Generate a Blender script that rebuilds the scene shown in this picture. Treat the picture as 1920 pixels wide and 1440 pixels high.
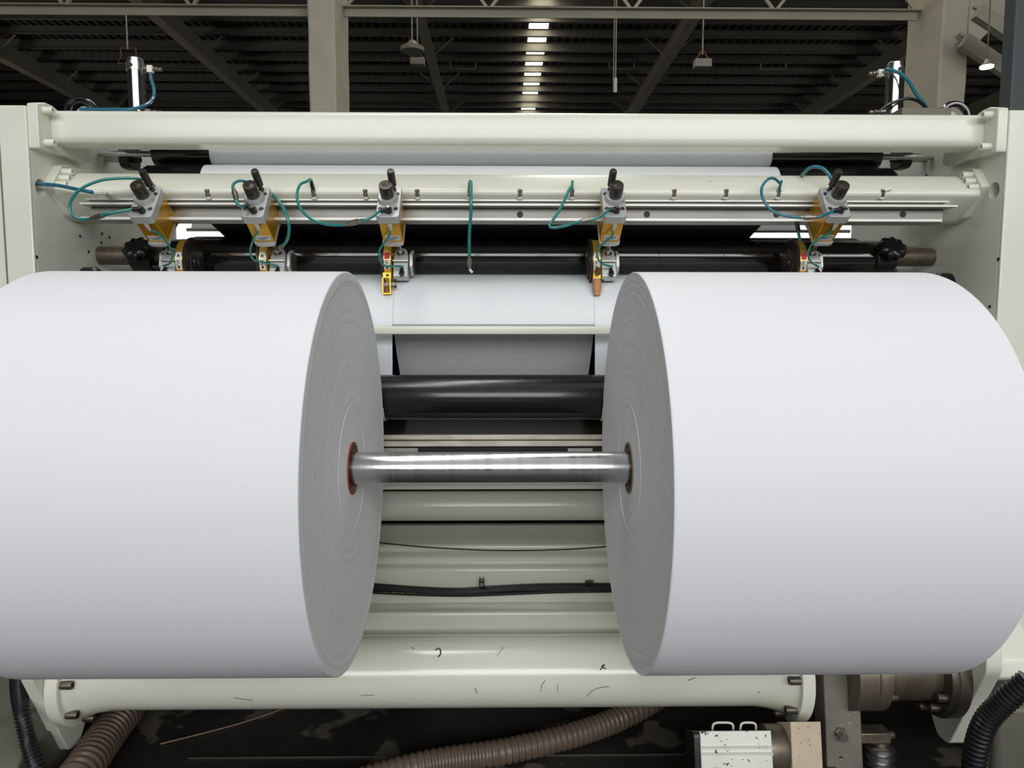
import bpy, bmesh, math, random
from mathutils import Vector, Matrix
random.seed(7)
S = bpy.context.scene
for o in list(bpy.data.objects): bpy.data.objects.remove(o)
COL = S.collection

# ------------------------------------------------------------------ camera
FPX = 1365.17; PIT = .0899; YAW = .014; ROLL = .0008; CZ = 1.45
Fw = Vector((math.sin(YAW)*math.cos(PIT), math.cos(YAW)*math.cos(PIT), -math.sin(PIT)))
R0 = Vector((math.cos(YAW), -math.sin(YAW), 0)); U0 = R0.cross(Fw)
Rt = R0*math.cos(ROLL)+U0*math.sin(ROLL); Up = -R0*math.sin(ROLL)+U0*math.cos(ROLL)
CP = Vector((0, 0, CZ))
cam = bpy.data.cameras.new('camera'); co = bpy.data.objects.new('camera', cam); COL.objects.link(co)
cam.sensor_fit = 'HORIZONTAL'; cam.sensor_width = 36; cam.lens = 36*FPX/1920; cam.clip_start = .05; cam.clip_end = 200
m = Matrix.Identity(4)
for i in range(3): m[i][0] = Rt[i]; m[i][1] = Up[i]; m[i][2] = -Fw[i]; m[i][3] = CP[i]
co.matrix_world = m
S.camera = co
S.view_settings.view_transform = 'Standard'; S.view_settings.look = 'None'
S.view_settings.exposure = -0.1; S.view_settings.gamma = 1.0
S.view_settings.use_curve_mapping = False

# ------------------------------------------------------------------ world and lights
w = bpy.data.worlds.new('hall_air'); S.world = w; w.use_nodes = True
w.node_tree.nodes['Background'].inputs[0].default_value = (.92, .97, 1, 1)
w.node_tree.nodes['Background'].inputs[1].default_value = .025

def area(name, loc, target, sx, sy, power, col=(1, 1, 1), spread=180):
    l = bpy.data.lights.new(name, 'AREA'); l.shape = 'RECTANGLE'; l.size = sx; l.size_y = sy; l.energy = power; l.color = col
    l.spread = math.radians(spread)
    o = bpy.data.objects.new(name, l); COL.objects.link(o); o.location = loc
    d = Vector(target)-Vector(loc); o.rotation_euler = d.to_track_quat('-Z', 'Y').to_euler()
    return o
# added area lights for an assumed window band behind camera and assumed skylights overhead
area('assumed_window_light', (1.2, -9.5, 5.1), (0, 2, 1.3), 17, 3.9, 1400, (.995, 1, 1))
area('assumed_skylight_front', (2.2, -3.0, 9.4), (0, 2.4, 1.0), 12, 9, 200, (1, 1, .98))
area('assumed_skylight_over', (-.5, 3.2, 9.8), (0, 3.0, 0), 12, 1.0, 210, (1, .99, .96), 130)

# fill lights added on both sides, far outside the frame, lighting roof and columns
area('side_fill_left', (-24, 20, 4.5), (0, 21, 9), 22, 4, 800, (1, .98, .92))
area('side_fill_right', (25, 19, 4.5), (2, 21, 9), 22, 4, 700, (1, .98, .92))

# ------------------------------------------------------------------ materials
MATS = {}
def srgb(r, g, b):
    def c(v):
        v /= 255
        return v/12.92 if v <= .04045 else ((v+.055)/1.055)**2.4
    return (c(r), c(g), c(b), 1)
def mat(name, col, rough=.5, metal=0., var=0., vscale=8., bump=0., bscale=60., coat=0., spec=.5, stretch=None, specks=None, emis=None):
    if name in MATS: return MATS[name]
    m = bpy.data.materials.new(name); m.use_nodes = True; nt = m.node_tree; N = nt.nodes; L = nt.links
    b = N['Principled BSDF']; c = srgb(*col)
    b.inputs['Base Color'].default_value = c; b.inputs['Roughness'].default_value = rough; b.inputs['Metallic'].default_value = metal
    b.inputs['Specular IOR Level'].default_value = spec; b.inputs['Coat Weight'].default_value = coat; b.inputs['Coat Roughness'].default_value = .12
    if var or bump or specks:
        tc = N.new('ShaderNodeTexCoord'); mp = N.new('ShaderNodeMapping'); L.new(tc.outputs['Object'], mp.inputs[0])
        if stretch: mp.inputs['Scale'].default_value = stretch
    out = None
    if var:
        n = N.new('ShaderNodeTexNoise'); n.inputs['Scale'].default_value = vscale; n.inputs['Detail'].default_value = 5; L.new(mp.outputs[0], n.inputs[0])
        r = N.new('ShaderNodeMapRange'); L.new(n.outputs[0], r.inputs[0]); r.inputs[1].default_value = .3; r.inputs[2].default_value = .7
        r.inputs[3].default_value = 1-var; r.inputs[4].default_value = 1+var*.5
        mx = N.new('ShaderNodeMix'); mx.data_type = 'RGBA'; mx.blend_type = 'MULTIPLY'; mx.inputs[0].default_value = 1
        mx.inputs[6].default_value = c; L.new(r.outputs[0], mx.inputs[7]); out = mx.outputs[2]
        rr = N.new('ShaderNodeMapRange'); L.new(n.outputs[0], rr.inputs[0]); rr.inputs[3].default_value = max(0, rough-.08); rr.inputs[4].default_value = rough+.08
        L.new(rr.outputs[0], b.inputs['Roughness'])
    if specks:
        scol, ssc, sth = specks
        n2 = N.new('ShaderNodeTexNoise'); n2.inputs['Scale'].default_value = ssc; n2.inputs['Detail'].default_value = 3; L.new(tc.outputs['Object'], n2.inputs[0])
        r2 = N.new('ShaderNodeMapRange'); L.new(n2.outputs[0], r2.inputs[0]); r2.inputs[1].default_value = sth; r2.inputs[2].default_value = sth+.03
        mx2 = N.new('ShaderNodeMix'); mx2.data_type = 'RGBA'; L.new(r2.outputs[0], mx2.inputs[0])
        if out: L.new(out, mx2.inputs[6])
        else: mx2.inputs[6].default_value = c
        mx2.inputs[7].default_value = srgb(*scol); out = mx2.outputs[2]
    if out: L.new(out, b.inputs['Base Color'])
    if bump:
        n3 = N.new('ShaderNodeTexNoise'); n3.inputs['Scale'].default_value = bscale; n3.inputs['Detail'].default_value = 6; L.new(mp.outputs[0], n3.inputs[0])
        bp = N.new('ShaderNodeBump'); bp.inputs['Strength'].default_value = bump; bp.inputs['Distance'].default_value = .01
        L.new(n3.outputs[0], bp.inputs['Height']); L.new(bp.outputs[0], b.inputs['Normal'])
    if emis:
        b.inputs['Emission Color'].default_value = c; b.inputs['Emission Strength'].default_value = emis
    MATS[name] = m
    return m
IV = mat('ivory_paint', (224, 225, 210), .33, var=.05, vscale=3, coat=.25, specks=((120, 118, 105), 16, .765), stretch=(.5, 1, 1))
IVW = mat('ivory_side_paint', (234, 236, 223), .38, var=.07, vscale=2.2, specks=((80, 76, 66), 22, .78))
IVT = mat('ivory_tube_paint', (217, 218, 203), .22, var=.05, vscale=5, coat=.5, specks=((96, 94, 84), 18, .77), stretch=(.4, 1, 1))
IVD = mat('grey_base_paint', (98, 97, 86), .5, var=.12, vscale=6, specks=((60, 55, 45), 14, .7))
STEEL = mat('polished_steel', (200, 201, 200), .3, 1, var=.06, vscale=14, stretch=(6, .4, .4))
CHROME = mat('chrome', (186, 184, 178), .17, 1)
ALU = mat('anodised_aluminium', (186, 187, 186), .4, .35, var=.04, vscale=20)
ALUR = mat('extruded_aluminium_rail', (178, 178, 170), .42, .4, var=.08, vscale=9, stretch=(.3, 3, 3))
ALUH = mat('bright_aluminium_lip', (206, 207, 200), .42, .35, var=.05, vscale=9)
DKST = mat('dark_worn_steel', (104, 98, 88), .42, .8, var=.25, vscale=7)
BRST = mat('brownish_steel', (124, 114, 100), .45, .75, var=.22, vscale=6, stretch=(4, 1, 1))
BLK = mat('black_roller_rubber', (13, 15, 16), .28, 0, coat=.3)
BLG = mat('black_gloss_roller', (14, 13, 11), .16, 0, coat=.6, var=.1, vscale=4)
BLKP = mat('black_plastic', (18, 20, 22), .35)
BRNZ = mat('dark_bronze_knob', (78, 74, 68), .36, .75, var=.08, vscale=30)
GOLD = mat('gold_anodised', (204, 150, 38), .3, .55, var=.05, vscale=20)
GOLDB = mat('gold_anodised_bright', (236, 196, 84), .28, .75)
TEAL = mat('teal_hose', (22, 122, 116), .25, coat=.5)
BLUE = mat('blue_hose', (38, 100, 124), .25, coat=.5)
WHP = mat('white_plastic', (222, 222, 210), .4)
FIT = mat('nickel_fitting', (150, 144, 134), .3, .85)
RED = mat('red_label', (186, 26, 40), .5)
LBL = mat('white_label', (218, 218, 214), .5)
INK = mat('black_ink', (24, 24, 26), .6)
YINK = mat('yellow_ink', (190, 160, 40), .6)
PAPER = mat('white_paper', (229, 230, 235), .55, spec=.3)
PAPERW = mat('white_paper_web', (226, 230, 233), .5, spec=.35)
TAPE = mat('tan_tape', (186, 140, 96), .6, var=.2, vscale=60, bump=.4, bscale=150)
PINKB = mat('pale_block', (206, 190, 166), .6, var=.15, vscale=14, specks=((110, 90, 70), 120, .66))
MOTC = mat('spattered_cover', (232, 233, 222), .5, .1, var=.08, vscale=10, specks=((70, 66, 58), 70, .64))
ARMS = mat('spattered_steel_arm', (126, 123, 113), .45, .35, var=.2, vscale=9, specks=((196, 192, 180), 110, .7))
OILY = mat('oily_black_floor', (42, 40, 36), .5, 0, var=.5, vscale=2.5, bump=.3, bscale=9, specks=((84, 79, 70), 4, .58))
CONC = mat('floor_concrete', (40, 39, 37), .6, var=.1, vscale=1.5)
COLM = mat('column_concrete', (196, 191, 172), .9, var=.08, vscale=3, bump=.5, bscale=22, specks=((86, 82, 72), 34, .72))
HOSEB = mat('brown_ribbed_hose', (98, 84, 72), .4, .1, var=.15, vscale=12)
HOSEK = mat('black_ribbed_conduit', (22, 23, 25), .35)
TRUSS = mat('truss_steel_paint', (170, 166, 146), .7, var=.1, vscale=2)
ROOFS = mat('dark_roof_steel', (116, 110, 95), .75, var=.12, vscale=1.2)
PURL = mat('purlin_steel', (80, 77, 68), .7, var=.08, vscale=1.5)
DECK = mat('roof_deck_sheet', (54, 54, 49), .65, var=.1, vscale=1)
DARK = mat('dark_interior_tone', (20, 21, 21), .6)
OLIVE = mat('olive_grey_plate', (92, 88, 76), .3, .6, var=.1, vscale=5)
BWALL = mat('hall_wall_panel', (70, 72, 70), .8)
RUST = mat('rusty_fitting', (120, 84, 56), .6)
CORE = mat('red_core_edge', (150, 48, 44), .6)
COREI = mat('core_board', (120, 106, 92), .8)

def face_mat():
    m = bpy.data.materials.new('paper_edge'); m.use_nodes = True; nt = m.node_tree; N = nt.nodes; L = nt.links
    b = N['Principled BSDF']; b.inputs['Roughness'].default_value = .7; b.inputs['Specular IOR Level'].default_value = .2
    tc = N.new('ShaderNodeTexCoord'); sp = N.new('ShaderNodeSeparateXYZ'); L.new(tc.outputs['Object'], sp.inputs[0])
    y2 = N.new('ShaderNodeMath'); y2.operation = 'POWER'; y2.inputs[1].default_value = 2; ay = N.new('ShaderNodeMath'); ay.operation = 'ABSOLUTE'; L.new(sp.outputs[1], ay.inputs[0]); L.new(ay.outputs[0], y2.inputs[0])
    z2 = N.new('ShaderNodeMath'); z2.operation = 'POWER'; z2.inputs[1].default_value = 2; az = N.new('ShaderNodeMath'); az.operation = 'ABSOLUTE'; L.new(sp.outputs[2], az.inputs[0]); L.new(az.outputs[0], z2.inputs[0])
    ad = N.new('ShaderNodeMath'); L.new(y2.outputs[0], ad.inputs[0]); L.new(z2.outputs[0], ad.inputs[1])
    sq = N.new('ShaderNodeMath'); sq.operation = 'SQRT'; L.new(ad.outputs[0], sq.inputs[0])
    n = N.new('ShaderNodeTexNoise'); n.noise_dimensions = '1D'; n.inputs['Scale'].default_value = 70; n.inputs['Detail'].default_value = 6; n.inputs['Roughness'].default_value = .7
    L.new(sq.outputs[0], n.inputs['W'])
    n2 = N.new('ShaderNodeTexNoise'); n2.inputs['Scale'].default_value = 3; L.new(tc.outputs['Object'], n2.inputs[0])
    mm = N.new('ShaderNodeMath'); mm.operation = 'MULTIPLY'; mm.inputs[1].default_value = .35; L.new(n2.outputs[0], mm.inputs[0])
    sm = N.new('ShaderNodeMath'); L.new(n.outputs[0], sm.inputs[0]); L.new(mm.outputs[0], sm.inputs[1])
    cr = N.new('ShaderNodeMapRange'); L.new(sm.outputs[0], cr.inputs[0]); cr.inputs[1].default_value = .35; cr.inputs[2].default_value = 1.05; cr.inputs[3].default_value = .74; cr.inputs[4].default_value = .91
    cc = N.new('ShaderNodeCombineColor'); L.new(cr.outputs[0], cc.inputs[0]); L.new(cr.outputs[0], cc.inputs[1])
    mb = N.new('ShaderNodeMath'); mb.operation = 'MULTIPLY'; mb.inputs[1].default_value = 1.02; L.new(cr.outputs[0], mb.inputs[0]); L.new(mb.outputs[0], cc.inputs[2])
    L.new(cc.outputs[0], b.inputs['Base Color'])
    bp = N.new('ShaderNodeBump'); bp.inputs['Strength'].default_value = .12; bp.inputs['Distance'].default_value = .002; L.new(n.outputs[0], bp.inputs['Height']); L.new(bp.outputs[0], b.inputs['Normal'])
    return m
PEDGE = face_mat()

# ------------------------------------------------------------------ helpers
def at(px, py, Y):
    d = Fw+Rt*((px-960)/FPX)-Up*((py-720)/FPX); return CP+d*(Y/d.y)
def atX(px, py, X):
    d = Fw+Rt*((px-960)/FPX)-Up*((py-720)/FPX); return CP+d*(X/d.x)
def zz(py, Y, px=930): return at(px, py, Y).z
class MB:
    def __init__(s): s.v = []; s.f = []; s.mi = []; s.cur = 0
    def add(s, v, f):
        o = len(s.v); s.v += [Vector(a) for a in v]; s.f += [tuple(i+o for i in q) for q in f]; s.mi += [s.cur]*len(f); return s
    def box(s, x0, x1, y0, y1, z0, z1, M=None):
        v = [Vector((x, y, z)) for x in (x0, x1) for y in (y0, y1) for z in (z0, z1)]
        if M: v = [M @ a for a in v]
        return s.add(v, [(0, 1, 3, 2), (4, 6, 7, 5), (0, 4, 5, 1), (2, 3, 7, 6), (0, 2, 6, 4), (1, 5, 7, 3)])
    def loft(s, rings, cap=True, closed=True):
        n = len(rings[0]); v = [p for r in rings for p in r]; f = []
        for i in range(len(rings)-1):
            for j in range(n if closed else n-1):
                k = (j+1) % n; f.append((i*n+j, i*n+k, (i+1)*n+k, (i+1)*n+j))
        if cap: f.append(tuple(range(n))[::-1]); f.append(tuple((len(rings)-1)*n+j for j in range(n)))
        return s.add(v, f)
    def xprism(s, prof, x0, x1, cap=True, closed=True):
        return s.loft([[Vector((x0, y, z)) for y, z in prof], [Vector((x1, y, z)) for y, z in prof]], cap, closed)
    def cyl(s, a, b, r, n=24, r2=None, cap=True):
        return s.lathe(a, b, [(0, r), (1, r if r2 is None else r2)], n, cap)
    def lathe(s, a, b, prof, n=32, cap=True):   # prof: (fraction along a->b, radius)
        a = Vector(a); b = Vector(b); d = (b-a); L = d.length; d.normalize()
        u = d.orthogonal().normalized(); w_ = d.cross(u)
        rings = []
        for t, r in prof:
            c = a+d*(t*L); rings.append([c+(u*math.cos(2*math.pi*k/n)+w_*math.sin(2*math.pi*k/n))*r for k in range(n)])
        return s.loft(rings, cap)
    def tube(s, pts, r, n=10, rib=None, cap=True):
        pts = [Vector(p) for p in pts]; rings = []; up = None
        for i, p in enumerate(pts):
            d = (pts[min(i+1, len(pts)-1)]-pts[max(i-1, 0)]).normalized()
            if up is None: up = d.orthogonal().normalized()
            up = (up-d*up.dot(d)).normalized(); w_ = d.cross(up)
            rr = r if rib is None else r*(1+rib*(1 if (i % 4) in (0, 1) else -1))
            rings.append([p+(up*math.cos(2*math.pi*k/n)+w_*math.sin(2*math.pi*k/n))*rr for k in range(n)])
        return s.loft(rings, cap)
    def build(s, name, m, parent=None, origin=None, angle=35, bevel=0):
        me = bpy.data.meshes.new(name)
        o0 = Vector(origin) if origin else Vector((0, 0, 0))
        me.from_pydata([tuple(v-o0) for v in s.v], [], s.f)
        bm = bmesh.new(); bm.from_mesh(me); bmesh.ops.recalc_face_normals(bm, faces=bm.faces); bm.to_mesh(me); bm.free()
        for q in (m if isinstance(m, (list, tuple)) else [m]): me.materials.append(q)
        if any(s.mi):
            for p_, k in zip(me.polygons, s.mi): p_.material_index = k
        me.polygons.foreach_set('use_smooth', [True]*len(me.polygons)); me.set_sharp_from_angle(angle=math.radians(angle))
        o = bpy.data.objects.new(name, me); COL.objects.link(o)
        if parent is not None:
            o.parent = parent; o.location = o0-world_loc(parent)
        else: o.location = o0
        if bevel:
            bv = o.modifiers.new('bevel', 'BEVEL'); bv.width = bevel; bv.segments = 2; bv.limit_method = 'ANGLE'; bv.angle_limit = math.radians(40)
        return o
def world_loc(o):
    l = Vector(o.location)
    while o.parent: o = o.parent; l += Vector(o.location)
    return l
def tag(o, label, cat=None, group=None, kind=None):
    if label: o['label'] = label
    if cat: o['category'] = cat
    if group: o['group'] = group
    if kind: o['kind'] = kind
    return o
def thing(name, label, cat, loc=(0, 0, 0), group=None):
    o = bpy.data.objects.new(name, None); o.empty_display_size = .05; COL.objects.link(o); o.location = loc
    return tag(o, label, cat, group)
def smooth(pts, k=8):
    P = [Vector(p) for p in pts]; P = [P[0]*2-P[1]]+P+[P[-1]*2-P[-2]]; out = []
    for i in range(1, len(P)-2):
        for j in range(k):
            t = j/k; a, b, c, d = P[i-1:i+3]
            out.append(.5*((2*b)+(c-a)*t+(2*a-5*b+4*c-d)*t*t+(3*b-a-3*c+d)*t**3))
    out.append(P[-2]); return out
def arc(cy, cz, r, a0, a1, n=24):
    return [(cy+r*math.cos(math.radians(a0+(a1-a0)*i/n)), cz+r*math.sin(math.radians(a0+(a1-a0)*i/n))) for i in range(n+1)]
def rrect(y0, y1, z0, z1, r, n=5):
    return arc(y1-r, z1-r, r, 0, 90, n)+arc(y0+r, z1-r, r, 90, 180, n)+arc(y0+r, z0+r, r, 180, 270, n)+arc(y1-r, z0+r, r, 270, 360, n)
def circ(cy, cz, r, n=48): return arc(cy, cz, r, 0, 360-360/n, n-1)
def rpoly(pts, r, n=4):   # polygon with rounded corners
    out = []; L = len(pts)
    for i in range(L):
        p = Vector(pts[i]); a = (Vector(pts[i-1])-p); b = (Vector(pts[(i+1) % L])-p); rr = min(r, a.length*.45, b.length*.45)
        a = p+a.normalized()*rr; b = p+b.normalized()*rr
        for k in range(n+1):
            t = k/n; out.append(tuple((a*(1-t)**2+p*2*t*(1-t)+b*t*t)))
    return out
def band(path, th):     # closed profile of a sheet of thickness th along a YZ path
    P = [Vector(p) for p in path]; A = []; B = []
    for i, p in enumerate(P):
        d = (P[min(i+1, len(P)-1)]-P[max(i-1, 0)]).normalized(); n = Vector((-d.y, d.x))*th/2
        A.append(tuple(p+n)); B.append(tuple(p-n))
    return A+B[::-1]
def socket(mb, c, d, r=.012, L=.018):    # socket-head bolt from c along d with its hex recess
    c = Vector(c); d = Vector(d).normalized()
    mb.lathe(c, c+d*L, [(0, r), (.9, r), (1, r*.9), (1, r*.55), (.5, r*.5)], 20)

FZ = -.1
XL = -1.5545; XR = 1.69
RC = (1.8518, 1.0658); RR = .5
XiL, XiR, XoL, XoR = -.3842, .3282, -1.1054, 1.0439

# ------------------------------------------------------------------ hall: floor, roof, walls
def struct(o): o['kind'] = 'structure'; return o
struct(MB().box(-32, 32, -11, 62, FZ-.2, FZ).build('floor', CONC))
struct(MB().box(-32, 32, 61, 61.3, FZ, 14).build('wall_back', BWALL))
struct(MB().box(-30, 30, 60.9, 60.98, 6.6, 9.8).build('back_glow_band', mat('back_glow', (250, 252, 246), .5, emis=1.3)))  # glowing band added for the bright gaps behind the slitters
RZ = 13.05
# ribbed deck, cut by the skylight strip
SK0, SK1 = 1.09, 1.86
mb = MB()
def deck(x0, x1):
    x = x0; prof = []
    while x < x1-.01:
        for dx, dz in ((0, 0), (.13, 0), (.17, .07), (.3, .07), (.34, 0)):
            if x+dx <= x1: prof.append((x+dx, RZ+dz))
        x += .34
    prof.append((x1, RZ))
    for a, b in zip(prof, prof[1:]):
        if b[0]-a[0] < 1e-4: continue
        mb.add([(a[0], 9, a[1]), (b[0], 9, b[1]), (b[0], 61, b[1]), (a[0], 61, a[1])], [(0, 1, 2, 3)])
deck(-30, SK0); deck(SK1, 30)
struct(mb.build('ceiling', DECK, angle=10))
sky = mat('daylit_skylight_panel', (255, 248, 226), .5, emis=15)
struct(MB().box(SK0, SK1, 9, 61, RZ+.02, RZ+.05).build('window_1', sky))
def isect(x0, x1, y, z0, z1, fl=.14, t=.02):
    m = MB(); m.box(x0, x1, y-t/2, y+t/2, z0, z1); m.box(x0, x1, y-fl/2, y+fl/2, z0, z0+t); m.box(x0, x1, y-fl/2, y+fl/2, z1-t, z1); return m
k = 0; y = 12.0
ys = []
while y < 60:
    big = (k % 5 == 4)
    h = .38 if big else .3
    o = isect(-30, 30, y, RZ-h, RZ-.005, .16).build('roof_purlin', PURL)
    tag(o, 'deep dark purlin under the roof deck, thicker than those around it' if big else 'dark steel purlin running crosswise under the ribbed roof deck', 'roof beam', 'deep purlins' if big else 'purlins under the roof deck')
    ys.append(y); y += 1.42; k += 1
# rafters with bottom flange and fly braces
ri = ['steel roof rafter at the far left edge of the hall', 'sloping-looking roof rafter behind the left air cylinder', 'roof rafter just right of the left concrete column', 'roof rafter to the right of the skylight row', 'roof rafter meeting the right concrete column', 'roof rafter beyond the right concrete column']
for i, X in enumerate((-20.3, -12.1, -2.85, 6.75, 16.2, 24.5)):
    t = thing('roof_rafter', ri[i], 'roof beam', (X, 12, RZ-1), 'rafters of the roof')
    m_ = MB(); m_.box(X-.012, X+.012, 11.2, 60, RZ-1.15, RZ-.42); m_.build('web', ROOFS, t)
    m_ = MB(); m_.box(X-.2, X+.2, 11.2, 60, RZ-1.18, RZ-1.15); m_.build('flange', ROOFS, t)
    for yy in ys[1::3]:
        for s in (-1, 1):
            a = Vector((X+s*.9, yy, RZ-.35)); b = Vector((X+s*.05, yy, RZ-1.1))
            MB().tube([a, b], .035, 4).build('fly_brace', ROOFS, t)
# columns
def column(X, lab):
    prof = []
    m_ = MB(); rings = []
    n = 26
    for k in range(n+1):
        z = FZ+(RZ-1.2-FZ)*k/n
        def j(): return random.uniform(-.008, .008)
        x0, x1 = X-.17+j(), X+.21+j()
        rings.append([Vector((x0, 10.6+j(), z)), Vector((x1, 10.6+j(), z)), Vector((x1, 11.55, z)), Vector((x0, 11.55, z))])
    m_.loft(rings)
    return tag(m_.build('concrete_column', COLM, bevel=.03), lab, 'column', 'concrete columns')
cL = column(-2.54, 'rough grey concrete column rising left of the middle of the picture')
cR = column(6.39, 'rough grey concrete column with widened head at the right')
MB().loft([[Vector((6.60, y, 5.2)) for y in (10.6, 11.5)]+[Vector((6.60, y, 6.6)) for y in (11.5, 10.6)], [Vector((7.15, y, 5.75)) for y in (10.6, 11.5)]+[Vector((7.15, y, 6.6)) for y in (11.5, 10.6)]]).build('corbel', COLM, cR, bevel=.02)
# the lattice girder between the columns
def girder(x0, x1, lab):
    zb = at(800, 36, 11.3).z; zt = at(800, 20, 11.3).z
    t = thing('lattice_girder', lab, 'roof beam', ((x0+x1)/2, 11.3, zb), 'lattice girders between columns')
    m_ = MB(); m_.box(x0, x1, 11.22, 11.24, zb, zt); m_.box(x0, x1, 11.12, 11.24, zt-.015, zt); m_.build('bottom_chord', TRUSS, t)
    n = max(2, int(round((x1-x0)/1.9)))
    H = 1.5
    m_ = MB(); m_.box(x0, x1, 11.2, 11.3, zb+H, zb+H+.12); m_.build('top_chord', TRUSS, t)
    for k in range(n):
        xa = x0+(x1-x0)*k/n; xm = x0+(x1-x0)*(k+.5)/n; xb = x0+(x1-x0)*(k+1)/n
        for a, b in ((xa, xm), (xb, xm)):
            MB().tube([(a, 11.27, zt), (b, 11.27, zb+H)], .03, 4).build('diagonal', TRUSS, t)
girder(-12, -2.72, 'grey lattice girder running left from the left concrete column')
girder(-2.32, 6.21, 'grey lattice girder spanning between the two concrete columns')
# slanting bars, lamp and post at the far right
t = thing('steel_brace', 'thick upper slanting steel brace right of the right column', 'brace', at(1850, 60, 9.5))
a, b = at(1832, 22, 9.6), at(1925, 84, 9.6)
def bar(a, b, w_, h_):
    a = Vector(a); b = Vector(b); d = (b-a).normalized(); s = Vector((0, 1, 0)); u = d.cross(s).normalized()
    r = lambda c: [c+s*w_+u*h_, c-s*w_+u*h_, c-s*w_-u*h_, c+s*w_-u*h_]
    return MB().loft([r(a), r(b)])
bar(a, b, .06, .09).build('bar', TRUSS, t)
bar(a-Vector((0, 0, .0))+Vector((0, .08, .1)), b+Vector((0, .08, .1)), .02, .02).build('flange', TRUSS, t)
t = thing('steel_brace', 'lower slanting steel brace behind the far right post', 'brace', at(1850, 110, 10.2))
a, b = at(1806, 76, 10.4), at(1925, 158, 10.4)
bar(a, b, .05, .1).build('bar', TRUSS, t); bar(a+Vector((0, .1, .13)), b+Vector((0, .1, .13)), .02, .02).build('flange', TRUSS, t)
p = at(1850, 124, 9.2)
t = thing('hall_lamp', 'lit oval high-bay lamp glowing by the slanting braces at right', 'lamp', p)
MB().lathe(p+Vector((0, 0, .08)), p, [(0, .02), (.4, .03), (1, .08)], 24).build('lamp_shade', ALU, t)
MB().cyl(p-Vector((0, 0, .005)), p-Vector((0, 0, .02)), .075).build('diffuser', mat('lit_lamp', (255, 252, 240), emis=7), t)
MB().cyl(p+Vector((0, 0, .07)), Vector((p.x, p.y, 9.0)), .008, 8).build('hanger', ROOFS, t)
o = MB().box(3.42, 3.56, 5.0, 5.12, FZ, 5.6).build('steel_post', mat('slate_post', (72, 78, 80), .5), bevel=.01)
tag(o, 'slim slate-grey post behind the right end of the machine', 'post')
o = MB().box(3.585, 3.66, 5.0, 5.05, FZ, 5.6).build('pale_post', mat('pale_post', (170, 172, 168), .5))
tag(o, 'narrow pale strip standing at the right picture edge', 'post')
# hanging things
def hang(px, py, Y, ztop, lab, kind):
    p = at(px, py, Y)
    t = thing('pendant_lamp' if kind != 'cable' else 'pull_cable', lab, 'lamp' if kind != 'cable' else 'cable', p)
    if kind == 'disc':
        MB().lathe(p+Vector((0, 0, .12)), p-Vector((0, 0, .06)), [(0, .05), (.3, .09), (.6, .2), (1, .2)], 20).build('lamp_shade', mat('dull_shade', (150, 148, 134), .5), t)
    elif kind == 'box':
        MB().box(p.x-.13, p.x+.13, p.y-.08, p.y+.08, p.z-.1, p.z+.02).build('lamp_body', mat('dull_shade', (150, 148, 134), .5), t)
        for s in (-1, 1): MB().tube([p+Vector((s*.12, 0, 0)), p+Vector((0, 0, .18))], .012, 5).build('yoke', RUST, t)
    elif kind == 'frame':
        MB().tube([p+Vector((-.1, 0, 0)), p+Vector((-.1, 0, .12)), p+Vector((.12, 0, .12)), p+Vector((.12, 0, -.1)), p+Vector((-.16, 0, -.1)), p+Vector((-.1, 0, 0))], .012, 5).build('bracket', RUST, t)
    elif kind == 'cable':
        MB().cyl(p-Vector((0, 0, .12)), p+Vector((0, 0, .12)), .03, 8).build('weight', WHP, t)
    MB().tube([p+Vector((0, 0, .1)), Vector((p.x, p.y, ztop))], .012, 5).build('rod', TRUSS, t)
ZT = at(900, 36, 11.3).z
hang(240, 106, 11.225, ZT, 'rusty bracket on a thin rod above the left air cylinder', 'frame')
hang(773, 90, 13, RZ+.02, 'round unlit pendant lamp right of the left concrete column', 'disc')
hang(783, 112, 14, RZ+.02, 'small boxy pendant lamp just below the round pendant', 'box')
hang(1317, 115, 12, RZ+.02, 'small boxy pendant lamp above the right half of the machine', 'box')
hang(1154, 160, 13, RZ+.02, 'thin cable with a white weight hanging from the roof', 'cable')
p = at(1150, 172, 13.1); tag(MB().tube([p, (p.x, p.y, RZ+.02)], .01, 5).build('hanging_cable', TRUSS), 'thin bare cable beside the white weighted cable', 'cable')
for (px, py, Y, lab) in ((868, 121, 33, 'small dark framed roof vent left of the skylights'), (1166, 121, 33, 'small dark framed roof vent right of the skylights'), (1450, 122, 33, 'small dark framed roof vent above the right roller end'), (720+160, 205, 46, 'farthest small dark framed roof vent, just above the top beam')):
    p = at(px, py, Y); m_ = MB()
    for s in (-1, 1): m_.box(p.x+s*.55-.03, p.x+s*.55+.03, p.y-.03, p.y+.03, p.z-.18, RZ-.42)
    m_.box(p.x-.55, p.x+.55, p.y-.03, p.y+.03, p.z-.2, p.z-.16)
    tag(m_.build('roof_vent', ROOFS), lab, 'vent', 'roof vents')

# ------------------------------------------------------------------ machine frame
tag(MB().box(-3.2, 3.4, 1.2, 4.3, FZ+.0005, FZ+.012).build('floor_plate', OILY), 'oily black floor plate under the paper machine', 'floor plate')
o = MB().box(-1.1, .9, 2.437, 2.441, FZ+.0125, FZ+.017).build('floor_rail', mat('worn_edge', (96, 92, 84), .4, .6))
tag(o, 'thin worn metal strip along the black floor in front of the machine', 'floor strip')

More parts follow.
